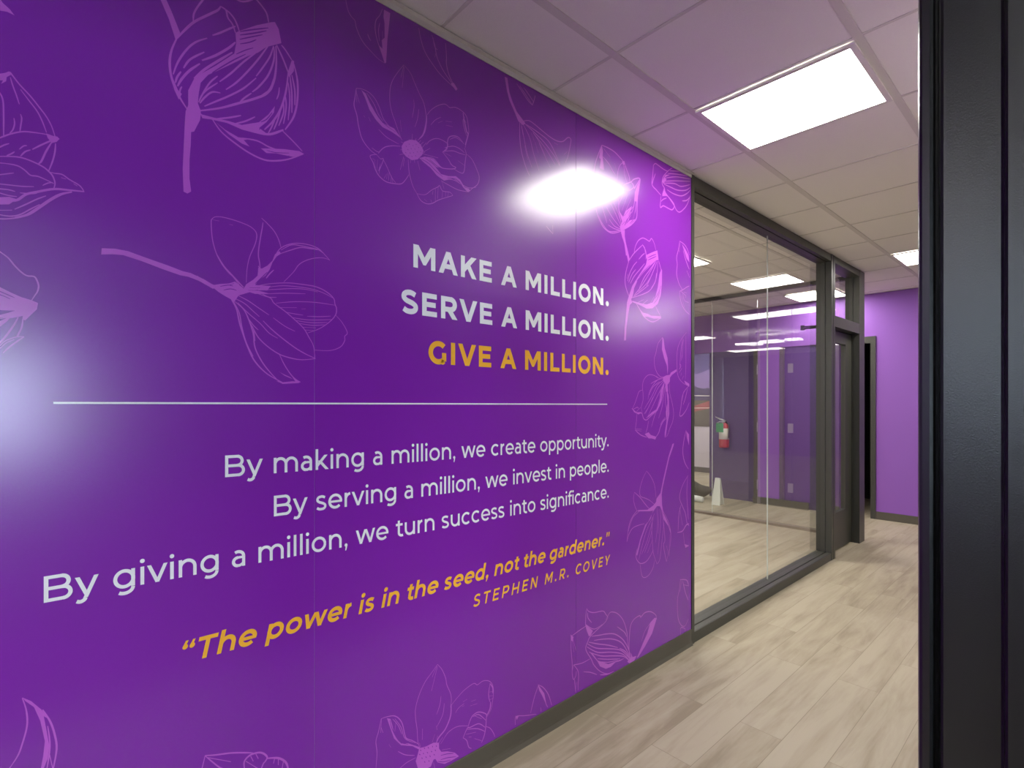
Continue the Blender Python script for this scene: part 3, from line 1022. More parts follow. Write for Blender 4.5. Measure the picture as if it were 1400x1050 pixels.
# ---- flower drawings, line widths and points in millimetres on the wall
FLOWER_DATA = {
 'a': "0:-84,2400,-61,2390,-61,2377,-49,2380,-37,2378,-45,2388,-57,2397,-65,2415",
 'b': "2.9:-71,2230,-61,2233,-51,2239,-45,2244,-40,2238,-28,2222,-10,2203,6,2182,18,2165,27,2146,33,2124;0:-68,2232,-56,2236,-45,2245,-43,2239,-50,2231,-51,2221,-59,2212,-56,2221,-68,2216;2.5:-44,2233,-40,2216,-34,2196,-29,2177;2.6:-27,2212,-12,2191,1,2173,10,2153,18,2128;2.8:-71,2203,-61,2190,-56,2174,-55,2140,-55,2115,-55,2093;2.5:-38,2142,-37,2129,-40,2114,-45,2105;2.5:-27,2155,-25,2145,-27,2125,-28,2114;3.1:-71,2081,-61,2089,-43,2104,-23,2116,-2,2121,22,2124;0:17,2126,29,2124,37,2125,41,2121,36,2112,27,2106,20,2116;3.3:41,2121,28,2113,9,2096,-7,2080;2.8:-68,2060,-56,2073,-46,2081;2.5:-29,2073,-22,2083,-16,2086;2.9:-27,2058,-19,2071,-10,2078;2.8:-37,2065,-43,2058,-50,2052;3.6:27,2108,17,2083,9,2058,4,2050;3:34,2108,33,2088,29,2065,22,2039;3.2:-71,2043,-51,2050,-28,2055,-7,2052,12,2045,22,2037,29,2028,33,2013,31,1999;2.9:-71,2030,-48,2034,-31,2034,-19,2027,-10,2019,2,2020,14,2017,31,2011;2.3:11,2001,20,2009,29,2013;2.7:22,2036,33,2036,46,2037,59,2029,76,2021,83,2014,87,2006;2.3:44,2029,53,2028;2.4:67,2021,74,2017;2.5:-68,2002,-51,2010,-38,2016;2.5:-71,1983,-48,1986,-25,1989,-4,1994;2.8:-68,1972,-48,1975,-36,1974;2.5:-68,1965,-48,1962,-33,1963;2.6:-28,1973,-10,1976,1,1980;5.1:-71,1942,-51,1949,-33,1955,-18,1972,1,1983,31,1998,59,2003,87,2007;0:-71,1951,-46,1959,-33,1957,-46,1942,-71,1935;2.9:-37,1933,-18,1949,1,1966,17,1978;2.8:-68,1923,-41,1930;5.9:-36,1914,-15,1926,6,1949,25,1971,44,1989,64,2000;3.1:-71,1904,-53,1907,-36,1913,-23,1919;2.8:-71,1915,-46,1915,-28,1923,-10,1940,6,1955",
 'c': "0:239,2571,252,2577,269,2541,289,2492,279,2467,263,2517;4.5:320,2538,322,2562,336,2595,356,2632;6:282,2474,300,2505,324,2540,361,2579,380,2599,388,2614;4.7:388,2614,401,2610,406,2591,418,2578,426,2557;4.7:390,2613,409,2608,423,2596,431,2581,436,2567;5.1:426,2576,409,2560,385,2537,367,2522;5.7:282,2476,269,2435,265,2398,269,2364,278,2337,291,2312,305,2292;4.9:273,2373,284,2411,304,2453,326,2484,354,2508;4.9:297,2400,313,2431,347,2466;5.8:283,2345,293,2369,311,2399,336,2429;4.8:278,2352,282,2369,291,2388;3.8:288,2323,289,2337,293,2348;0:265,2367,271,2365,284,2335,293,2328,286,2310,276,2331;6.1:341,2440,375,2469,409,2506,426,2530;6.1:322,2382,347,2417,380,2455,418,2497;0:426,2557,436,2567,484,2607,524,2635,535,2641,546,2625,554,2586,532,2570,511,2555,487,2527,459,2504,428,2474,385,2433,356,2406,338,2377,333,2344,331,2317,338,2299,338,2288,336,2272,322,2236,311,2230,300,2254,302,2285,308,2303,308,2344,322,2381,338,2401,375,2440,423,2496,428,2528;4.9:517,2631,511,2656,495,2673,474,2688;4.3:421,2655,443,2656,469,2674,490,2701;4.7:482,2525,448,2483,414,2435,385,2399;4.8:519,2567,490,2512,459,2460,428,2414,401,2383;4.4:531,2567,521,2531,500,2488,482,2455;5:532,2565,532,2525,516,2473,490,2428,471,2404;4.7:482,2450,448,2406,409,2368,375,2339,347,2315;6.4:538,2570,539,2516,532,2462,513,2418,479,2388,433,2356,385,2324,333,2297;6.6:532,2468,521,2430,490,2395;4.5:336,2319,347,2339,366,2362,387,2368;4:333,2321,347,2355,380,2394;4:342,2348,361,2387,380,2413;4.3:436,2357,448,2376,469,2400;5.1:540,2574,560,2537,574,2505;4.6:554,2580,565,2571,585,2548;0:585,2548,592,2548,591,2516,577,2492,572,2502;5.8:591,2539,602,2491,602,2433,591,2376,565,2326;5.6:574,2503,568,2448,554,2391,532,2343,505,2305;4.6:585,2502,594,2458,594,2412;4.6:579,2499,585,2443,585,2385;4:574,2474,579,2424,574,2358;4:565,2436,568,2396,560,2342;4:560,2410,560,2376,546,2331;3.9:554,2391,543,2347,532,2315;3.9:538,2356,527,2324,516,2298;0:336,2293,342,2290,370,2292,409,2296,443,2297,490,2322,516,2354,535,2387,532,2366,511,2330,490,2305,511,2296,479,2286,443,2284,404,2289,361,2284,342,2280;6.7:479,2288,521,2297,560,2324;4.7:375,2290,409,2306,441,2324;4.3:423,2293,453,2312,479,2334;3.4:548,2449,546,2428,540,2409;4.9:366,2287,389,2259,423,2239,464,2222,505,2215,540,2223,577,2240,620,2269;0:375,2281,399,2268,433,2258,466,2264,448,2255,464,2241,443,2243,409,2258;4.4:443,2259,484,2265,516,2258,538,2257;0:495,2246,521,2254,565,2266,608,2274,623,2270,588,2250,538,2245,511,2237;4:557,2320,588,2299,617,2277;0:300,2254,311,2232,315,2239,314,2197,311,2155,311,2103,315,2069,306,2061,297,2064,295,2124,297,2176;-3.8:438,2566,474,2589,516,2614;-3.8:438,2556,474,2578,511,2603;-3.2:437,2543,469,2565,500,2586;-3.2:438,2530,464,2547,482,2563;-2.7:428,2496,453,2519,474,2535;-3.1:366,2416,394,2447,423,2478,453,2507;-2.6:356,2399,385,2429,414,2459;-3:336,2360,347,2381,361,2402;-2.8:495,2324,511,2338,527,2364;-2.7:490,2300,511,2324;-2.2:511,2245,538,2247,577,2258;-2.3:538,2237,577,2249;-2.1:385,2282,409,2271,428,2265",
 'd': "0:121,1875,147,1879,174,1878,213,1868,259,1857,295,1847,314,1845,346,1833,378,1816,368,1810,333,1827,308,1834,289,1835,248,1845,202,1858,164,1866,142,1864,120,1859;0:326,1840,330,1840,356,1826,371,1821,386,1826,409,1831,425,1839,436,1831,448,1822,455,1836,474,1852,486,1866,488,1890,498,1889,513,1900,528,1918,535,1938,548,1951,553,1944,540,1933,528,1913,520,1890,508,1870,488,1851,479,1837,523,1841,513,1826,479,1823,523,1817,479,1811,464,1814,434,1800,422,1778,413,1787,400,1793,382,1803,369,1813,347,1824,328,1834;2.4:365,2005,368,2006,364,2001,365,1967,369,1938,378,1908,391,1883,407,1863,420,1851,436,1831;4.3:378,1908,395,1879,418,1855,448,1825;2.4:364,2003,373,2013,391,2017,418,2016,446,2012,469,2005,483,1990,480,1961,464,1917,457,1880,455,1841;1.5:369,2004,384,2004;1.5:410,2001,420,2000;3:494,1860,492,1901,488,1931,493,1974,499,2011,501,2027;2.6:497,2039,513,2027,533,2008,546,1985,553,1962;4.5:488,1895,496,1881;2.7:533,1929,548,1956,569,1973,595,1984,622,1988,649,1987,672,1980,694,1962,706,1951;2.7:553,1955,584,1977,616,1980,644,1980,666,1979,683,1971;2.7:548,1942,579,1959,611,1974,644,1977,672,1978;2.2:703,1953,683,1955,655,1949,627,1936,606,1919,590,1894,561,1859;3.1:510,1862,520,1877,532,1891;2.8:484,1835,523,1848,574,1858,616,1860,660,1859,694,1848,718,1830,723,1811,728,1798,725,1777,706,1753,672,1727,635,1710;2.2:508,1834,553,1846,595,1850,644,1850,683,1843,718,1830;2.1:488,1823,538,1833,584,1842,627,1846,666,1843;2.1:513,1816,564,1825,627,1832;2.7:474,1816,503,1809,523,1804,533,1790,564,1770,595,1746,622,1722,638,1696,652,1670,657,1631;2.1:498,1814,518,1807,540,1809;2.2:538,1791,595,1803,660,1809,723,1808;2.1:546,1779,600,1785;1.6:615,1783,628,1785;2.1:566,1767,595,1765,620,1764;2.2:632,1762,672,1765,709,1771;2.2:584,1753,638,1751,712,1760;2.2:595,1745,644,1743,697,1749;2.2:606,1737,649,1735,689,1741;2.2:616,1726,660,1728;2.2:624,1718,652,1719;2.3:726,1775,747,1754,765,1723,756,1709,756,1695,741,1673,706,1659,656,1657;3.2:657,1631,627,1643,595,1660,553,1689,523,1713,501,1734;3.1:659,1630,616,1624,579,1628,546,1638,513,1659,488,1683,474,1708,464,1727;2.5:432,1800,460,1788,488,1771,518,1753;2.1:530,1746,564,1724,595,1711;2.5:422,1791,450,1779,474,1759,491,1745;2.5:432,1779,460,1752,493,1725,518,1699,543,1685;2.5:460,1737,474,1718,488,1705;4:416,1785,429,1759,436,1725,443,1700,460,1650,479,1611,513,1576,558,1551;2.9:420,1783,436,1750,443,1710,455,1665,474,1626;3.5:425,1781,448,1761,462,1732,474,1693,479,1652,498,1612,523,1579,548,1553;2.5:464,1722,474,1708,479,1672;0:538,1556,558,1552,595,1557,587,1568,612,1555,606,1551,558,1547;2.7:548,1637,564,1604,587,1571,611,1553;0:546,1585,558,1578,579,1569,587,1563,564,1572;-2.4:386,1819,407,1826,420,1825;-2.4:395,1810,413,1816,429,1814;-2.4:411,1827,422,1833;-2.5:479,1841,498,1863,513,1881;-2:464,1827,493,1831;-2:460,1819,488,1822;-2.1:553,1564,574,1559,595,1556",
 'e': "3.2:-66,1836,-61,1831,-48,1820,-37,1804,-26,1791,-16,1784,-4,1784,1,1776,4,1763,2,1750,-3,1739,-8,1728;0:-68,1755,-61,1751,-43,1741,-26,1733,-8,1728,3,1723,1,1708,-7,1697,-19,1680,-24,1682,-23,1690,-33,1686,-45,1682,-50,1674,-61,1661,-68,1657,-68,1668,-61,1674,-50,1682,-68,1677,-68,1685,-61,1688,-48,1694,-37,1700,-61,1699,-68,1700;3.6:-31,1686,-37,1670,-46,1651,-54,1636,-61,1625,-66,1617;3.2:-23,1684,-25,1664,-31,1646,-33,1640;2.3:-66,1611,-54,1628,-43,1636,-32,1641,-21,1642;3.2:-21,1642,-33,1630,-45,1617,-56,1602;2.3:-61,1612,-50,1626,-37,1634;-2:-65,1743,-50,1736,-37,1730;-1.8:-65,1735,-54,1731,-44,1726;-2:-65,1697,-50,1698,-37,1700;-1.5:-65,1680,-56,1682",
 'f': "2.2:978,2703,952,2663,931,2623,923,2588,923,2547,931,2514,943,2488,955,2461,969,2434;2.3:980,2703,1006,2685,1024,2656,1043,2626,1061,2601,1071,2566,1074,2529,1065,2488,1036,2451;5.2:1074,2557,1073,2529,1061,2484,1043,2459;2.2:978,2700,967,2653;2.2:980,2696,972,2619;1.7:964,2500,969,2460;1.7:1019,2595,1021,2569,1013,2526;1.7:1041,2568,1036,2532,1024,2495;3.1:797,2546,792,2512,789,2486,799,2456,805,2423,818,2383,845,2357,872,2346;2.1:797,2546,818,2552,845,2550,867,2536,883,2512,897,2481,923,2460,952,2449,972,2430;0:815,2548,831,2542,845,2517,867,2490,894,2465,940,2461,967,2436,929,2446,894,2450,869,2466,845,2492,829,2526;2.1:834,2546,861,2519,878,2489,897,2471;2:797,2538,799,2500;2:797,2533,808,2501;1.5:823,2464,829,2460;1.6:842,2466,849,2453;2.1:879,2437,911,2420,958,2412;2.7:964,2406,934,2398,906,2385,889,2369,878,2353;2.1:853,2365,872,2358,880,2359;3.2:872,2348,847,2335,858,2316,867,2294,880,2277,906,2264,940,2266,969,2274,987,2295,999,2315;2.1:872,2347,886,2337,897,2341,894,2327,880,2293,883,2309;2.2:897,2338,911,2317,929,2286,946,2270;1.6:856,2330,867,2324;1.6:864,2323,867,2299;1.6:875,2331,872,2285;2.1:880,2282,886,2320;1.6:900,2273,909,2291;1.6:909,2273,914,2297;2.2:917,2270,920,2302;2.2:926,2267,929,2291;2.2:934,2267,931,2282;2.3:996,2369,999,2333,1003,2313,1015,2279,1033,2255;2.9:1033,2255,1049,2235,1074,2229,1100,2237,1130,2258,1194,2291;2.4:1033,2255,1068,2261,1097,2286,1123,2304,1133,2312,1146,2296,1180,2300,1194,2291;2.4:1126,2305,1123,2260;2.4:1113,2295,1113,2249;2.4:1103,2285,1100,2270;1.8:1146,2296,1143,2268;1.8:1160,2297,1160,2278;1.8:1173,2301,1170,2280;2.4:1097,2239,1093,2249;1.7:1077,2237,1065,2244;2.5:1077,2560,1093,2583,1120,2609,1150,2628,1166,2630,1180,2626,1208,2637,1243,2633,1261,2619,1268,2593,1271,2559,1258,2514,1254,2496;5.1:1243,2630,1250,2598,1261,2562,1268,2553,1254,2507;2.5:1250,2616,1243,2596,1250,2569,1261,2544;2.5:1258,2595,1250,2604;1.8:1093,2528,1113,2554,1139,2574;1.8:1126,2548,1146,2562;1.8:1161,2567,1190,2574;1.8:1161,2552,1194,2557;2.4:1074,2448,1087,2466,1113,2484,1139,2489,1170,2482,1160,2459,1146,2444;3.1:1146,2444,1166,2462,1170,2496,1180,2514,1204,2525,1225,2524,1247,2508;1.9:1180,2503,1208,2520,1243,2512;2.5:1153,2449,1194,2464,1222,2465,1254,2467;2.5:1156,2464,1194,2482,1225,2483,1250,2474;1.8:1150,2445,1187,2440;3:1146,2444,1173,2424,1190,2407,1208,2404,1194,2394,1146,2383,1126,2393,1106,2406,1077,2403;2.5:1194,2397,1229,2390,1247,2398,1254,2444,1258,2474,1250,2494;1.8:1180,2410,1201,2405;1.9:1218,2433,1250,2425;2.6:1261,2472,1287,2460,1309,2431,1324,2400,1316,2369,1287,2343,1272,2327;0:1043,2389,1068,2402,1106,2404,1130,2389,1153,2382,1113,2378,1139,2358,1173,2360,1208,2370,1229,2362,1250,2339,1272,2339,1279,2332,1265,2324,1243,2337,1229,2350,1194,2357,1153,2337,1120,2347,1093,2367,1061,2379;2.5:1146,2341,1194,2352,1236,2346,1272,2342,1309,2355;2.5:1139,2333,1180,2325,1222,2320,1272,2326;1.8:1143,2331,1153,2306;2.3:1036,2376,1046,2344;2.2:978,2374,964,2322;2.2:981,2370,975,2337;2.3:1055,2409,1126,2415;2.3:1061,2417,1090,2440;2.3:1049,2423,1074,2456;2.3:1036,2425,1061,2454;2.3:1012,2443,1014,2468;0:981,2428,1006,2444,1030,2449,1049,2440,1061,2422,1055,2404,1036,2382,1012,2371,987,2377,972,2388,969,2408;2.2:987,2419,967,2423;2.2:981,2401,964,2393;2.2:984,2387,961,2375;2.3:1030,2428,1049,2456;2.3:1018,2429,1030,2457;2.2:1006,2425,999,2444;2.3:1043,2400,1068,2419;2.3:1021,2382,1024,2365;2.2:1006,2377,1006,2359;-3.9:986,2415,990,2413;-3.9:999,2427,1002,2424;-4:1015,2427,1017,2424;-4:1028,2435,1031,2433;-4:1039,2428,1041,2425;-3.9:993,2405,997,2403;-3.9:1007,2413,1010,2410;-4:1023,2417,1025,2414;-3.9:984,2391,988,2389;-3.9:1002,2396,1006,2393;-4:1017,2402,1020,2399;-4:1033,2410,1036,2407;-4:1048,2416,1050,2413;-3.9:996,2383,999,2381;-3.9:1010,2386,1013,2383;-4:1025,2393,1029,2391;-2.4:1049,2388,1081,2382,1113,2364,1146,2350;-2.4:1068,2396,1097,2388,1123,2373,1139,2361;-2.4:1087,2398,1120,2383,1146,2380;-2.5:1166,2351,1208,2358,1236,2345;-2.1:831,2544,853,2510,878,2479,906,2461,946,2450;-2.1:845,2522,867,2495",
 'g': "2:759,2833,762,2813,769,2791,780,2778,792,2771,797,2751,810,2726,827,2708,855,2692,880,2680,905,2677;2.4:894,2862,884,2835,869,2809,866,2778,873,2746,885,2719,898,2692,905,2678;0:900,2862,924,2862,920,2824,913,2764,908,2680,902,2677,887,2713,880,2729,894,2723,891,2751,902,2765,902,2815,898,2836;2:884,2809,879,2781,882,2743;1.7:894,2785,896,2737;2:838,2748,843,2738,850,2730",
 'g2': "2.7:1041,2865,1049,2831,1067,2791,1100,2760,1143,2732,1211,2707;2.7:1098,2866,1111,2835,1121,2794,1147,2758,1178,2732,1211,2707;2.3:1103,2859,1111,2828,1124,2823;1.9:1117,2809,1111,2789;2.8:1160,2865,1164,2816,1164,2787,1175,2752,1195,2724,1211,2707;0:1184,2720,1198,2729,1216,2712,1209,2702",
 'h': "0:1461,2862,1476,2863,1488,2807,1506,2773,1530,2741,1558,2724,1582,2708,1567,2696,1539,2703,1520,2731,1488,2773,1474,2808;4.3:1567,2713,1601,2728,1636,2725,1686,2713,1738,2702,1786,2700,1825,2712,1858,2741,1879,2740,1875,2710,1858,2652,1841,2617;4:1548,2703,1548,2637,1558,2578,1582,2523,1606,2488;3.2:1556,2702,1572,2645,1592,2582,1621,2528;3.3:1563,2705,1606,2657,1631,2594,1666,2527;3.2:1558,2689,1567,2654;3.2:1577,2612,1596,2555;4.2:1577,2706,1636,2688,1697,2666,1760,2628,1803,2590;4.2:1587,2706,1666,2695,1738,2673,1803,2597;3.3:1626,2685,1666,2656,1717,2586;3.4:1631,2683,1707,2640,1770,2587;3.4:1666,2649,1738,2563;2.6:1765,2685,1790,2684;2.7:1830,2651,1853,2673;2.5:1641,2647,1661,2604;2.5:1616,2681,1636,2649;2.6:1712,2290,1733,2277,1756,2264;2.6:1754,2303,1756,2265",
 'h2': "3.2:1530,2861,1558,2842,1596,2815,1624,2804;3.2:1548,2859,1587,2832,1624,2806;3.3:1572,2861,1606,2840,1631,2821;3.3:1641,2854,1636,2834,1624,2804",
 'i': "5.5:2113,2789,2088,2739,2066,2693,2053,2650,2051,2622;5.8:2113,2789,2160,2792,2216,2789,2263,2775,2298,2762;0:2101,2766,2114,2787,2123,2762,2119,2738,2132,2669,2097,2669,2105,2717,2092,2718;3.5:2128,2777,2183,2749;4.3:2123,2734,2169,2714,2206,2685,2230,2669;4.4:2298,2762,2263,2731,2244,2685,2239,2631;6:2302,2761,2322,2731,2347,2697,2352,2672;3.8:2298,2747,2307,2697,2327,2661;3:2302,2743,2337,2670;2.9:2220,2730,2235,2699;0:2283,2760,2304,2768,2310,2754,2293,2743;6.1:2293,2634,2322,2654,2362,2674,2393,2698,2445,2716,2440,2675,2424,2610,2419,2548,2416,2499,2393,2469,2352,2436,2302,2407,2273,2389;6.2:2362,2674,2383,2665,2393,2650,2403,2659,2445,2713;4.6:2302,2613,2352,2627,2393,2656;0:2419,2669,2445,2713,2429,2642,2422,2585,2393,2578,2398,2627;4.6:2424,2665,2409,2558,2383,2479,2342,2428;3.8:2409,2630,2378,2526,2312,2433;3.8:2393,2554,2352,2514,2332,2467,2362,2516,2337,2456;0:2312,2504,2373,2548,2342,2493,2302,2425,2352,2466,2403,2484,2352,2439,2302,2404,2273,2389,2263,2410,2283,2444,2254,2495,2293,2470;5.6:2070,2472,2074,2440,2097,2406,2132,2375,2197,2364,2283,2394;4.3:2088,2426,2123,2390,2178,2368,2273,2395;4.2:2114,2483,2141,2434,2155,2406;4.3:2151,2487,2197,2447,2263,2410;4.4:2188,2513,2235,2462,2273,2418;4.4:2174,2430,2216,2405,2273,2401;4.3:2164,2399,2216,2391,2273,2395;3.7:2206,2530,2254,2472,2278,2425;3.7:2254,2577,2254,2495,2273,2442;3.7:2293,2587,2254,2519,2273,2465;3.7:2332,2598,2283,2502;3.8:2362,2582,2302,2484;0:2273,2389,2307,2405,2307,2367,2322,2323,2337,2275,2317,2271,2302,2336,2283,2362;-3.8:2302,2478,2342,2517;-3.8:2322,2453,2352,2490,2383,2521;-3.7:2283,2426,2312,2451;-3.8:2352,2448,2383,2479,2398,2519",
 'i2': "6.2:2774,2873,2726,2839,2679,2793,2667,2751,2690,2732,2702,2709,2750,2683,2799,2656,2824,2636,2862,2635,2926,2681,2965,2732,2979,2763;5.9:2575,2826,2598,2845,2632,2843,2679,2838,2726,2839;6.6:2578,2830,2570,2768,2564,2716,2609,2697,2655,2680;5.8:2564,2716,2575,2744,2598,2788;0:2667,2764,2702,2812,2750,2826,2696,2795,2714,2787,2679,2754;5.4:2750,2849,2836,2872,2913,2888;5.4:2726,2826,2824,2851,2979,2883;5.4:2702,2793,2824,2835,2979,2866;5.4:2679,2767,2799,2804,2979,2852;6.3:2679,2757,2799,2788,2874,2792,2979,2832;6.3:2684,2753,2750,2755,2836,2759,2926,2783,2979,2814;6.4:2720,2730,2787,2725,2874,2735,2939,2766,2979,2797;6.5:2887,2708,2939,2725,2979,2756;0:2667,2687,2690,2738,2702,2703,2726,2699,2679,2683;6.9:2655,2674,2649,2637,2649,2609,2679,2626,2726,2625,2774,2627,2799,2656,2774,2676,2720,2694,2667,2680;5.1:2655,2645,2679,2664,2714,2680",
 'j': "5.6:2279,2384,2295,2356,2316,2310,2340,2239;0:2274,2383,2300,2395,2316,2342,2351,2260,2340,2233,2329,2269,2305,2327,2284,2367;5:2342,2246,2385,2292,2429,2327,2469,2357;5.1:2391,2297,2402,2334,2429,2372,2469,2396,2503,2397,2538,2393,2558,2412,2585,2391,2603,2354;5.1:2469,2360,2497,2337,2506,2312,2503,2285;5.1:2469,2360,2491,2345,2499,2314;5.6:2340,2239,2316,2179,2310,2127,2326,2086,2348,2057;5.1:2435,2273,2469,2302,2491,2316;4.9:2332,2137,2353,2185,2385,2228,2418,2257;4.9:2342,2132,2374,2182,2407,2213;5:2358,2129,2391,2172,2446,2220,2491,2260;4:2326,2149,2337,2176;0:2503,2308,2567,2337,2617,2357,2630,2305,2603,2297,2544,2256,2486,2213,2429,2165,2391,2108,2385,2082,2374,2055,2364,2047,2374,2029,2353,2014,2337,1961,2321,1884,2318,1821,2300,1819,2305,1882,2316,1946,2326,2023,2342,2057,2374,2118,2429,2178,2503,2256,2514,2287;5.2:2603,2294,2544,2236,2486,2181,2440,2115;5.2:2615,2296,2579,2236,2532,2168,2509,2138;5.2:2621,2297,2615,2228,2591,2171,2544,2120,2474,2088,2374,2055;6.2:2609,2227,2597,2178,2555,2132;4.2:2391,2070,2452,2123,2520,2193;4.2:2385,2062,2463,2106,2532,2148;4.3:2597,2286,2532,2208,2474,2146;4.3:2567,2214,2509,2152,2429,2094;5.4:2630,2302,2645,2274,2658,2249;0:2639,2226,2658,2259,2666,2251,2664,2175,2652,2105,2621,2054,2567,2021,2509,2013,2440,2025,2374,2032,2374,2039,2429,2036,2509,2036,2567,2054,2597,2091,2621,2148;4.2:2424,2035,2480,2059;4.3:2474,2035,2520,2062;4.4:2544,2044,2585,2090;6:2407,2033,2446,1999,2486,1965,2567,1945,2652,1976;0:2429,2010,2474,1987,2520,1985,2555,1979,2652,1987,2658,1974,2579,1965,2520,1969,2486,1965;4.5:2597,2038,2627,2008,2654,1984;-4.4:2520,2297,2567,2318,2603,2332;-4.4:2522,2284,2567,2304,2605,2321;-3.4:2435,2176,2486,2219,2544,2263;-3.4:2413,2150,2463,2190,2509,2227;-3.3:2396,2109,2429,2152;-3.6:2591,2077,2627,2116,2652,2160;-3.6:2579,2049,2615,2080,2645,2132",
 'k': "5.8:2858,2460,2844,2408,2824,2355,2831,2314,2824,2256,2851,2204,2892,2171;5.9:2858,2460,2912,2450,2947,2428,2971,2397;4.8:2864,2455,2851,2392;0:2885,2448,2926,2424,2961,2395,2971,2353,2940,2369,2912,2407;5.9:2898,2412,2933,2353,2971,2309;5:2940,2297,2975,2259;5.9:2858,2162,2864,2121,2885,2080,2926,2050,2971,2033;4.9:2858,2159,2898,2175,2940,2196,2971,2208;3.9:2871,2161,2926,2143,2926,2129;3.9:2892,2153,2912,2113,2961,2105;3.9:2878,2137,2912,2070;3.9:2905,2162,2940,2160",
 'l': "3.4:2670,1866,2624,1827,2601,1769,2587,1743,2590,1699,2613,1662,2647,1641,2688,1639;0:2670,1869,2682,1858,2694,1807,2724,1751,2730,1692,2724,1653,2718,1705,2688,1749,2665,1798;3.4:2670,1863,2682,1800,2706,1750,2724,1705;0:2676,1639,2712,1650,2748,1654,2760,1668,2821,1690,2824,1678,2772,1655,2750,1638,2748,1615,2724,1595,2730,1556,2706,1556,2700,1601,2676,1619;3.2:2682,1636,2630,1631,2584,1645,2529,1646,2486,1620,2470,1583,2475,1546,2475,1503,2459,1466,2470,1436;3.4:2630,1631,2607,1643;3.1:2470,1561,2438,1552,2422,1527,2401,1491,2376,1458;4.8:2371,1460,2401,1442,2433,1433,2464,1433,2480,1405,2507,1395,2540,1410,2607,1443;3.1:2381,1455,2422,1466,2433,1457;3.1:2406,1439,2454,1466;0:2371,1462,2412,1439,2464,1439,2433,1427,2391,1440;3.3:2688,1629,2630,1624,2584,1598,2540,1553,2523,1509;3.3:2694,1626,2618,1592,2562,1528,2486,1454;3.3:2694,1620,2630,1580,2584,1529,2496,1429;3.3:2688,1607,2641,1555,2596,1503,2518,1410;3.3:2630,1624,2584,1610,2551,1597;3.3:2641,1612,2573,1579,2534,1534;3.2:2486,1429,2529,1466,2573,1522;0:2694,1613,2647,1555,2641,1516,2607,1453,2562,1438,2502,1404,2540,1416,2618,1446,2653,1491,2676,1555;3.4:2706,1601,2682,1530,2665,1465,2630,1402;3.4:2694,1581,2653,1491,2596,1428,2557,1353;3.5:2712,1595,2700,1504,2712,1452;0:2712,1582,2736,1530,2742,1426,2724,1374,2706,1303,2694,1291,2694,1317,2712,1374,2706,1439,2724,1497;3.5:2742,1608,2748,1550,2778,1478,2790,1425,2778,1379,2748,1341,2724,1303,2694,1291;3.1:2417,1430,2412,1388,2401,1346;4.7:2401,1343,2454,1314,2513,1299;3.1:2406,1349,2464,1345;3.1:2406,1343,2459,1335;0:2491,1318,2529,1326,2551,1310,2607,1298,2596,1283,2557,1291,2529,1292;3.2:2529,1391,2518,1354,2502,1324;5.1:2596,1292,2630,1319,2647,1350,2676,1382,2706,1400;3.4:2647,1363,2665,1382,2700,1407;-3.4:2653,1555,2639,1504,2609,1459;-3.4:2667,1568,2653,1516;-3.3:2630,1535,2596,1478;-3.5:2721,1491,2726,1439,2712,1381",
 'l2': "3.7:2936,1919,2878,1874,2840,1824,2828,1776,2828,1710,2834,1664,2859,1631,2910,1606,2963,1594;3.7:2891,1881,2872,1799,2859,1705;3.7:2930,1898,2930,1803,2930,1722,2923,1633;3.7:2904,1876,2891,1834,2885,1760;4.6:2885,1780,2878,1746;4.5:2853,1691,2872,1712,2859,1725;4.6:2853,1671,2885,1699;4.6:2872,1652,2878,1672;4.6:2885,1632,2904,1653;0:2910,1626,2969,1607,2969,1590,2923,1606;5.5:2963,1594,2910,1559,2885,1518,2872,1464,2859,1414,2891,1417,2936,1450,2969,1491;4.6:2950,1580,2923,1518,2897,1478;3.7:2885,1504,2904,1559",
 'm': "0:2778,1248,2795,1251,2788,1235,2743,1169,2704,1078,2673,1005,2662,964,2666,905,2681,852,2643,900,2613,903,2561,869,2554,846,2496,814,2447,741,2413,668,2420,659,2461,747,2510,811,2576,884,2539,885,2461,895,2420,901,2433,906,2518,896,2576,912,2605,929,2608,946,2650,974,2681,1055,2735,1178;3.2:2510,1112,2475,1075,2447,1021,2450,981,2496,963,2539,946,2590,915;3.2:2510,1112,2554,1075,2590,1022,2602,955;4.2:2395,1007,2447,973,2489,936,2532,902;3.1:2395,1007,2386,973,2399,932,2420,901;4:2420,905,2379,879,2346,837,2326,755;4.1:2326,751,2346,790,2379,816,2433,823,2489,823;3:2440,898,2379,871,2339,807;4.2:2420,698,2409,653,2447,613,2503,610,2546,634,2576,661;3.2:2590,865,2503,772,2433,632;3.3:2576,851,2561,787,2568,704,2576,645,2613,575;3.3:2613,895,2620,794,2598,698;3.3:2650,890,2650,790,2620,628;3.3:2658,881,2681,785,2666,703,2643,598,2613,575;3.3:2635,884,2628,743;3.2:2576,842,2518,729,2461,659;3.2:2568,835,2554,755,2489,661;3.2:2568,720,2518,656;3.4:2673,870,2728,803,2759,730,2751,654,2712,568;0:2666,871,2712,814,2759,738,2762,712,2735,768,2681,819;4.5:2681,802,2696,698,2681,667,2712,568;3.4:2712,661,2735,606;3.4:2751,722,2743,595;3.2:2447,609,2468,537,2518,526,2568,556,2590,601;-3.2:2561,869,2503,804,2447,725;-3.2:2539,831,2496,773",
 'm2': "6.1:2933,1325,2907,1263,2894,1193,2916,1130,2959,1086;0:2933,1320,2967,1296,2967,1229,2941,1280;4.9:2955,1046,2890,991,2857,924,2890,867,2924,818,2941,762,2967,736;4.9:2950,1038,2941,941,2950,850,2959,777;4.8:2874,878,2849,820,2840,725;7.3:2832,718,2890,717,2933,746,2967,749;4.8:2899,707,2916,624;0:2916,633,2967,615,2924,609;4.8:2857,863,2890,752",
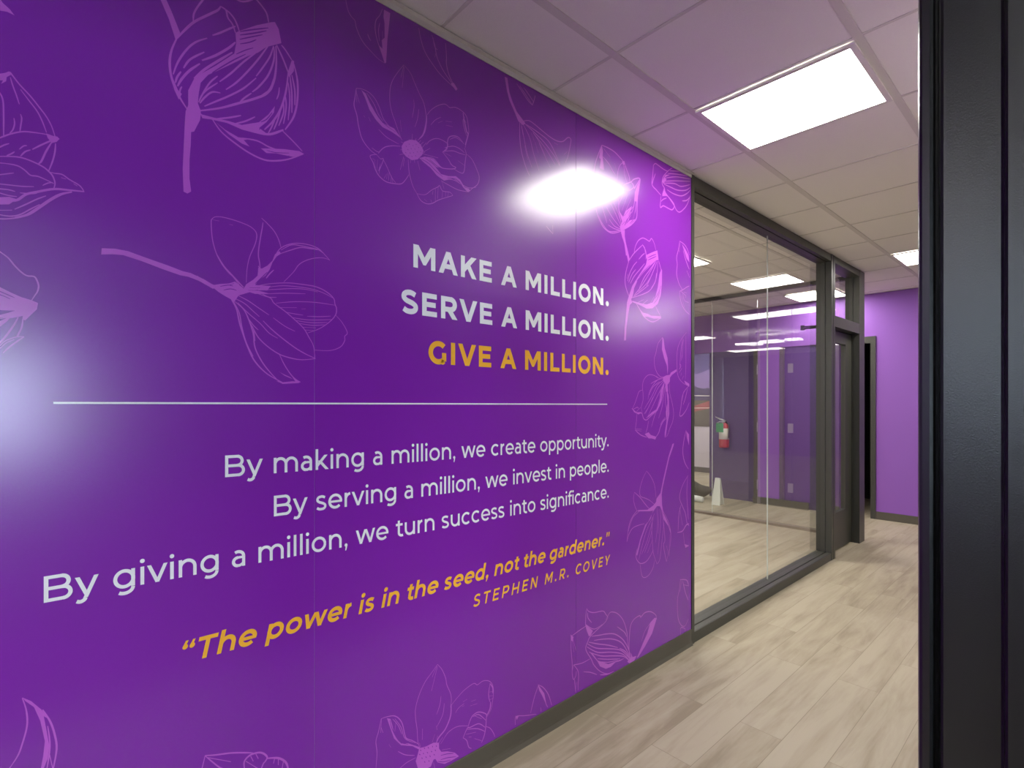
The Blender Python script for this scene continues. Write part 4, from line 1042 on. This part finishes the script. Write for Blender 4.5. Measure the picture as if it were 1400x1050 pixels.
 'n': "4.4:1995,484,2011,466,2052,449,2122,438,2146,415,2164,395;4.2:1993,479,1988,440,1988,405,2002,367,2015,345;4.3:2002,462,2006,435,2034,404;0:1988,408,2043,361,2024,343,2011,344,2002,367;3.6:1988,408,2052,367,2118,372;4.4:2164,395,2146,379,2108,366,2061,352,2020,338,2002,317,1988,296,1997,270,2029,227,2052,188,2099,142,2156,110,2215,102;4.7:2146,385,2176,413,2205,411,2246,391,2287,352,2313,307,2329,259,2334,207,2361,122;4.7:2241,325,2277,299,2308,274,2324,248;4.4:2057,333,2118,321;5.4:2034,337,2089,325,2146,315,2215,295,2277,255,2318,211,2350,157,2366,108;5.4:2052,311,2127,295,2205,271,2277,231,2329,170,2366,105;5.2:2011,315,2080,285,2166,252,2246,215;5.6:2261,207,2318,168,2361,106;5.3:2002,309,2070,267,2166,234,2266,196,2329,145,2366,101;5.3:1997,296,2080,243,2186,210,2287,168,2350,113;5.3:2015,264,2108,216,2205,185,2297,152,2355,105;0:2011,271,2043,246,2080,202,2166,155,2246,147,2308,140,2266,138,2226,145,2186,134,2146,138,2099,166,2080,196;4.5:2080,211,2166,180,2266,150;3.8:2099,190,2166,165,2246,150;5.9:2350,107,2345,191,2350,252,2361,300,2393,323,2443,328,2454,317,2494,331,2552,320,2600,289,2606,271;0:2588,276,2612,269,2564,196,2494,144,2432,106,2415,105,2471,164,2517,210,2546,261;3.4:2558,264,2494,229,2460,181;0:2329,114,2366,127,2361,154,2377,123,2415,117,2393,99,2350,97;4.1:1988,400,1935,392,1884,382;0:1877,392,1897,375,1893,354,1880,363;4.1:1880,380,1880,324,1888,254,1888,209;3.4:1888,361,1901,300;3.4:1893,365,1916,304;4.2:1897,240,1910,238,1962,229,2020,230;4.1:1901,238,1927,207,1935,175,1931,137,1931,108;4.1:1897,240,1888,209,1897,172,1914,183,1918,204;4.8:1905,169,1910,133,1914,103;3.4:1923,151,1914,120;4.3:1971,183,2024,162,2075,133;6:2099,124,2156,107,2205,103",
 'n2': "5.9:2861,430,2936,411,2961,376;4.9:2867,427,2854,373,2834,321,2834,244,2847,190,2881,149,2922,137,2957,167;5.9:2894,413,2922,342,2957,283;4.9:2901,390,2964,369;4.8:2881,420,2861,357;5.9:2867,135,2881,138,2922,119;5.8:2867,135,2867,100;4.9:2922,119,2922,101",
 'o': "2.2:1123,502,1099,481,1068,455,1043,417,1028,376,1027,341,1034,291,1037,248,1046,218;2.3:1123,502,1143,476,1160,438,1166,409,1183,370,1187,342,1183,316;5.3:1186,326,1183,283,1160,244,1130,224,1118,208;2.3:1121,497,1099,462;2.3:1123,494,1096,411;2.3:1139,376,1134,346,1119,314;2.3:1154,343,1147,303,1121,268;2.2:1057,287,1056,246;2.3:1121,255,1118,272;2.5:889,391,879,351,869,321,873,280,869,229;3.2:889,391,911,389,939,381,959,363,973,337,982,298,990,279,1014,261,1040,237;0:911,384,925,376,933,348,939,316,967,271,996,259,1043,225,1046,213,1014,241,967,265,939,301,925,342;2.1:933,373,956,339,970,303;2.1:942,370,967,329,984,281,1026,248;2.1:947,357,942,325;2.6:890,390,887,343;2.6:888,362,896,339;1.6:919,289,927,274;2.7:955,248,984,223,1023,203;2.2:1028,193,990,192,964,185;2.5:1186,323,1216,342,1250,359,1296,368,1314,356,1343,361,1373,351,1392,331,1399,302,1395,262,1384,226,1362,206;4.6:1380,338,1395,315,1395,292;3.2:1380,335,1373,294,1380,262;5.2:1384,261,1380,233,1362,212;2:1377,304,1395,299;2:1377,287,1395,283;2:1380,271,1395,271;1.8:1206,286,1223,300,1250,306;1.8:1243,315,1264,318;1.9:1282,301,1307,299;1.9:1278,285,1314,281;1.8:1237,298,1250,298;2.4:1156,213,1176,226,1216,229,1268,210;3.8:1268,208,1278,228,1292,242,1321,244,1358,222,1362,206;3.2:1292,237,1321,234,1358,196;2.5:1300,237,1336,211;3.7:1243,173,1264,203,1278,200,1321,197,1354,169;3.1:1264,198,1314,180,1354,152;2.5:1257,181,1307,169;3.1:1243,173,1261,155,1271,125,1285,113;3.8:1362,212,1358,167,1350,136,1336,114;2.5:1271,164,1285,159;2.5:1300,146,1336,122;2.6:1358,170,1380,155,1399,127,1407,107;0:1043,220,1074,214,1105,214,1130,203,1130,181,1143,160,1130,149,1105,150,1093,130,1080,130,1037,150,1028,180,1037,202;0:1130,168,1169,153,1203,133,1223,110,1196,109,1156,111,1124,131,1111,153;2.3:1130,203,1147,217;2.3:1118,208,1124,232;2.3:1137,195,1169,224;2.3:1143,170,1183,158;1.7:1099,217,1111,243;1.7:1105,140,1111,116;1.7:1050,217,1043,241;-5:1046,213,1051,208;-5:1063,214,1067,208;-5.1:1080,209,1084,202;-5.1:1099,205,1101,199;-5.2:1116,199,1119,193;-5:1042,200,1047,194;-5:1059,196,1062,191;-5.1:1076,192,1080,186;-5.1:1094,188,1098,182;-5.1:1111,185,1115,179;-5:1053,182,1056,176;-5:1070,178,1074,172;-5.1:1088,174,1091,167;-5.1:1106,171,1110,165;-5:1064,163,1068,157;-5.1:1083,158,1086,152;-2.9:1137,136,1169,129,1209,115;-2.9:1137,152,1169,144,1196,133;-2.9:1124,136,1150,122,1183,114;-2.6:922,373,933,333,961,281,996,256",
 'p': "3.6:1663,230,1641,194,1627,162,1613,124;3.7:1663,230,1694,206,1726,163,1748,106;0:1658,235,1676,210,1699,179,1717,108,1694,162,1667,203;3.7:1667,210,1722,107;3.5:1522,109,1526,143,1580,126,1649,105;0:1522,148,1542,140,1530,127;3.7:1676,124,1679,104",
 'q': "3.1:-24,807,-17,774,-16,739,-24,701,-32,676,-49,649;0:-24,808,-9,794,9,767,20,742,13,750,18,713,23,675,20,647,11,621,7,623,12,656,15,690,7,741,-4,778,-19,798;3.8:11,766,24,734,32,701,36,663,29,613;2.7:20,724,24,674,18,618;2.7:23,657,29,619",
 'r': "4.2:349,506,375,496,414,484,454,467,474,457;4:349,506,341,473;3.3:350,504,363,484;3.4:351,502,381,461,394,448;3.4:356,497,414,459;5.1:450,422,450,444,467,455,495,449,513,427,502,413;3.6:454,442,488,404;3.6:467,451,474,433;3.6:481,451,488,434;6:513,424,545,410,567,387,575,360;3.7:509,417,502,413,495,397;3.7:534,413,531,400;3.8:545,408,545,389;3.8:560,394,556,373",
}

FLOWER_LABEL = {'a': 'petal tip at the upper left edge', 'b': 'cut-off flower at the upper left edge', 'c': 'large tulip with thick stem at the top left',
                'd': 'open flower on a branch', 'e': 'cut-off flower at the left edge', 'f': 'star-shaped open flower with round centre',
                'g': 'petals cut by the ceiling', 'g2': 'single petal cut by the ceiling', 'h': 'drooping tulip behind the glare', 'h2': 'small petal under the ceiling',
                'i': 'tulip bud right of the glare', 'i2': 'ribbed petals in the upper right corner', 'j': 'tulip bud with long stem at the right',
                'k': 'petals at the right edge', 'l': 'drooping frilled flower at the right', 'l2': 'long petal at the right edge', 'm': 'hanging flower near the lower right',
                'm2': 'hanging petals at the right edge', 'n': 'ribbed flower above the baseboard at lower right', 'n2': 'petal in the lower right corner',
                'o': 'open flower above the baseboard', 'p': 'small bud above the baseboard', 'q': 'crescent petal at the lower left', 'r': 'petals at the bottom edge'}


def clip_axis(P, ax, lo, hi):
    Q = [(p[ax], p[1 - ax]) for p in P]
    Q = [(q[1], q[0]) for q in Q]
    Q = clip_poly(Q, lo, hi)
    return [(q[1], q[0]) if ax == 0 else q for q in Q] if ax == 0 else Q


def inside(P):
    """Keep a convex piece within the printed sheet."""
    P = clip_poly(P, MZ0 + 0.001, MZ1 - 0.001)
    if len(P) < 3:
        return []
    Q = clip_poly([(p[1], p[0]) for p in P], -3.0, WEND - 0.002)
    return [(q[1], q[0]) for q in Q]


for key, data in FLOWER_DATA.items():
    ink = Ink(0.0004)
    for rec in data.split(';'):
        ws, ps = rec.split(':')
        v = [int(q) / 1000 for q in ps.split(',')]
        P = list(zip(v[::2], v[1::2]))
        wd = float(ws) / 1000
        ink.mi = 1 if wd < 0 else 0         # ground-coloured strokes left open in the solid areas
        wd = abs(wd)
        if wd == 0:
            Q = inside(P)
            if len(Q) >= 3:
                ink.poly(Q)
        else:
            S = spline(P, 5)
            n = len(S)
            wl = [wd * (0.55 + 0.45 * min(1, min(i, n - 1 - i) / (0.25 * n + 1e-6))) for i in range(n)]
            L, R = offset_strip(S, wl)
            ink.n += 1
            for i in range(n - 1):
                Q = inside([L[i], L[i + 1], R[i + 1], R[i]])
                if len(Q) >= 3:
                    ink.n -= 1
                    ink.poly(Q)
    o = obj('flower_drawing', local(ink.bm, mural), [M_line, M_mural], mural)
    o['label'] = FLOWER_LABEL[key]

# ------------------------------------------------------------------ ceiling lights
def light(x0, x1, y0, y1, label):
    t = empty('ceiling_light', ((x0 + x1) / 2, (y0 + y1) / 2, H), label, 'ceiling light', 'recessed ceiling light panels')
    f = 0.022
    z0, z1 = H - 0.012, H - 0.002
    part('light_frame', boxes((x0, x1, y0, y0 + f, z0, z1), (x0, x1, y1 - f, y1, z0, z1), (x0, x0 + f, y0 + f, y1 - f, z0, z1), (x1 - f, x1, y0 + f, y1 - f, z0, z1)), M_frame_white, t)
    part('diffuser', boxes((x0 + f, x1 - f, y0 + f, y1 - f, H - 0.008, H - 0.003)), M_panel, t)


def gx(i):
    return X0 + GX * i


def gy(k):
    return Y0 + GY * k


light(gx(0) + 0.014, gx(1) - 0.014, gy(1) + 0.014, gy(2) - 0.014, 'large bright square ceiling light nearest the mural wall top right corner')
light(gx(0) + 0.014, gx(1) - 0.014, gy(7) + 0.014, gy(8) - 0.014, 'small distant corridor ceiling light beside the black door frame')
light(1.95, 2.62, -0.8, -0.2, 'added unseen ceiling light beside the camera, brightening the floor and mural')  # added lamp, never in view: lifts the near floor and left mural
light(1.95, 3.25, 1.25, 1.85, 'added unseen ceiling light behind the black door frame, brightening the floor and lower mural')  # invented lamp out of view, put in to light floor and lower mural
light(-4.6, -3.2, 9.2, 9.8, 'added ceiling light hidden by the purple header wall, brightening the far ball field picture')  # extra lamp put in out of sight to brighten the far room
light(-2.30, -0.90, 4.43, 5.03, 'ceiling light in the glazed room next to the mural end')
light(-5.15, -3.76, 2.45, 3.05, 'ceiling light of the glazed room seen only mirrored at left of the glass')
light(-5.0, -3.6, -1.0, -0.4, 'ceiling light of the glazed room seen only mirrored as the lowest strip')
light(-1.07, -0.46, 7.26, 7.86, 'ceiling light beyond the frameless glass wall, behind the black post')

light(gx(0) + 0.014, gx(1) - 0.014, gy(-8) + 0.014, gy(-7) - 0.014, 'added unseen corridor ceiling light far behind the camera')  # extra unseen panel, added as fill for the left of the mural
light(2.6, 4.0, 6.9, 7.5, 'ceiling light in the room on the right, seen only as a sheen on the mural')
light(-2.6, -1.2, -1.0, -0.4, 'ceiling light of the glazed room mirrored as a short strip in the door glass')

# chandelier of lit square rings in the glazed room (mirrored in the far glass)
CX, CY, CZ = -2.76, 2.55, 2.685
ch = empty('chandelier', (CX, CY, H - 0.002), 'modern ceiling lamp of lit square plates, mirrored in the far glass', 'chandelier')
part('ceiling_plate', boxes((CX - 0.3, CX + 0.3, CY - 0.08, CY + 0.08, H - 0.03, H - 0.002)), M_steel, ch)
for dx, dy, a, dz in ((-0.44, 0.10, 0.07, 0.0), (-0.22, 0.02, 0.12, -0.005), (0.02, -0.34, 0.18, 0.05), (0.0, 0.40, 0.11, -0.06), (0.25, 0.12, 0.12, -0.005), (0.47, -0.25, 0.13, 0.045)):
    x, y, z = CX + dx, CY + dy, CZ + dz
    bm = boxes((x - a, x + a, y - a, y + a, z, z + 0.035))
    r = part('lamp_plate', bm, M_lamp, ch)
    bm = bmesh.new()
    tube(bm, [(x, y, z + 0.035), (CX + dx * .5, CY + dy * .3, H - 0.03)], 0.004)
    part('hanger_rod', bm, M_steel, ch)

# ------------------------------------------------------------------ things beyond the glass
FXX, FYY = -2.18, YE - 0.08
fe = empty('fire_extinguisher', (FXX, FYY, 0.80), 'red fire extinguisher with white label and green tag hung on the purple wall', 'fire extinguisher')
bm = bmesh.new()
lathe(bm, [(0.066, 0.80), (0.074, 0.81), (0.074, 1.10), (0.068, 1.14), (0.045, 1.17), (0.028, 1.185)], FXX, FYY, 24)
part('cylinder', bm, M_red, fe, True)
bm = bmesh.new()
lathe(bm, [(0.0755, 0.93), (0.0755, 1.10)], FXX, FYY, 24)
part('paper_label', bm, M_tagw, fe, True, label='off-white instruction band')
bm = bmesh.new()
lathe(bm, [(0.03, 1.186), (0.03, 1.215), (0.02, 1.23)], FXX, FYY, 14)
part('valve', bm, M_steel, fe, True)
bm = bmesh.new()
tube(bm, [(FXX + 0.03, FYY - 0.01, 1.215), (FXX - 0.06, FYY - 0.03, 1.245), (FXX - 0.12, FYY - 0.04, 1.275)], [0.012, 0.012, 0.008])
tube(bm, [(FXX + 0.02, FYY - 0.01, 1.20), (FXX - 0.06, FYY - 0.03, 1.20), (FXX - 0.10, FYY - 0.04, 1.175)], [0.01, 0.01, 0.007])
part('handle', bm, M_steel, fe)
part('inspection_tag', boxes((FXX - 0.085, FXX + 0.03, FYY - 0.086, FYY - 0.080, 1.04, 1.18)), M_green, fe, label='green inspection tag')
bm = bmesh.new()
tube(bm, [(FXX + 0.03, FYY - 0.01, 1.20), (FXX + 0.09, FYY - 0.02, 1.16), (FXX + 0.092, FYY - 0.02, 1.06), (FXX + 0.085, FYY - 0.02, 0.95)], 0.011)
part('hose', bm, M_bag, fe)
part('wall_bracket', boxes((FXX - 0.03, FXX + 0.03, FYY + 0.0755, FYY + 0.0995, 1.0, 1.16)), M_steel, fe)

SX, SY = -2.03, 7.42
st = empty('floor_sign', (SX, SY, 0), 'small white folded floor sign standing beyond the frameless glass', 'floor sign')
for sgn in (1, -1):
    bm = bmesh.new()
    a0, a1, tp = 0.065, 0.04, 0.375
    yb, yt = SY + sgn * 0.07, SY + sgn * 0.012
    P = [(SX - a0, yb, 0.0), (SX + a0, yb, 0.0), (SX + a1, yt, tp), (SX - a1, yt, tp)]
    A = [bm.verts.new(p) for p in P]
    B = [bm.verts.new((p[0], p[1] - sgn * 0.01, p[2])) for p in P]
    bm.faces.new(A)
    bm.faces.new(list(reversed(B)))
    for i in range(4):
        bm.faces.new((A[i], B[i], B[(i + 1) % 4], A[(i + 1) % 4]))
    bmesh.ops.recalc_face_normals(bm, faces=bm.faces)
    part('sign_panel', bm, M_whitep, st)
part('top_grip', boxes((SX - 0.036, SX + 0.036, SY - 0.014, SY + 0.014, 0.365, 0.39)), M_whitep, st)

BX, BY = -2.72, 7.75
bg = empty('duffel_bag', (BX, BY, 0), 'black soft bag lying on the floor behind the glass at the left', 'bag')
bm = bmesh.new()
bmesh.ops.create_uvsphere(bm, u_segments=24, v_segments=14, radius=1.0)
for v in bm.verts:
    c = v.co
    v.co = Vector((BX + c.x * 0.42, BY + c.y * 0.2, max(0.0, 0.12 + c.z * 0.14 * (1 - 0.25 * c.x) + 0.02 * math.sin(c.x * 7 + c.y * 3))))
part('bag_body', bm, M_bag, bg, True)
bm = bmesh.new()
tube(bm, [(BX - 0.15, BY - 0.12, 0.2), (BX - 0.08, BY - 0.05, 0.29), (BX + 0.06, BY - 0.05, 0.28), (BX + 0.14, BY - 0.12, 0.18)], 0.011)
part('strap', bm, M_bag, bg)
RX, RY = -2.52, 7.42
rl = empty('rolled_sheet', (RX, RY, 0), 'white rolled sheet on the floor in front of the black bag', 'roll')
bm = bmesh.new()
tube(bm, [(RX - 0.42, RY + 0.08, 0.055), (RX - 0.1, RY + 0.02, 0.05), (RX + 0.26, RY - 0.03, 0.045)], [0.055, 0.05, 0.045], 14)
part('roll', bm, M_whitep, rl)

# printed picture of a ball field on the far wall
PXL, PXR, PYW = -4.75, -3.45, 10.645
pm = empty('field_picture', (-4.1, PYW, 1.0), 'wide picture of a ball field at dusk on the far pale wall', 'picture')
part('picture_sheet', boxes((PXL, PXR, PYW, PYW + 0.004, 0.985, 2.62)), mat('dusk_sky', srgb(120, 98, 150), 0.6, var=0.25, vscale=2.5), pm, label='purple dusk sky')


def flat(name, pts, m, d):
    bm = bmesh.new()
    vs = [bm.verts.new((x, PYW - d, z)) for x, z in pts]
    f = bm.faces.new(vs)
    f.normal_update()
    if f.normal.y > 0:
        f.normal_flip()
    part(name, bm, m, pm)


flat('dark_cloud', [(PXL, 2.62), (PXR, 2.62), (PXR, 2.16), (-3.8, 2.22), (-4.1, 2.12), (-4.4, 2.2), (PXL, 2.1)], mat('dark_cloud', srgb(72, 58, 112), 0.6, var=0.3, vscale=5), 0.001)
flat('grandstand', [(PXL, 1.5), (PXR, 1.5), (PXR, 1.76), (-3.8, 1.78), (-3.86, 1.82), (-3.95, 1.80), (-4.1, 1.83), (-4.2, 1.9), (-4.3, 1.86), (PXL, 1.95)], mat('grandstand', srgb(58, 46, 82), 0.6, var=0.5, vscale=14), 0.002)
flat('stand_rail', [(PXL, 1.66), (PXR, 1.63), (PXR, 1.645), (PXL, 1.675)], M_tagw, 0.003)
flat('grass', [(PXL, 0.985), (PXR, 0.985), (PXR, 1.55), (PXL, 1.55)], mat('turf', srgb(88, 84, 66), 0.7, var=0.2, vscale=6), 0.003)
flat('infield_dirt', [(PXL, 1.2), (-4.3, 1.24), (-4.1, 1.32), (-3.9, 1.36), (PXR, 1.42), (PXR, 1.54), (-3.85, 1.53), (-4.2, 1.42), (PXL, 1.34)], mat('clay', srgb(150, 78, 76), 0.7, var=0.15, vscale=8), 0.004)
flat('foul_line', [(PXL, 1.315), (-4.2, 1.375), (PXR, 1.39), (PXR, 1.40), (-4.2, 1.387), (PXL, 1.325)], M_tagw, 0.005)
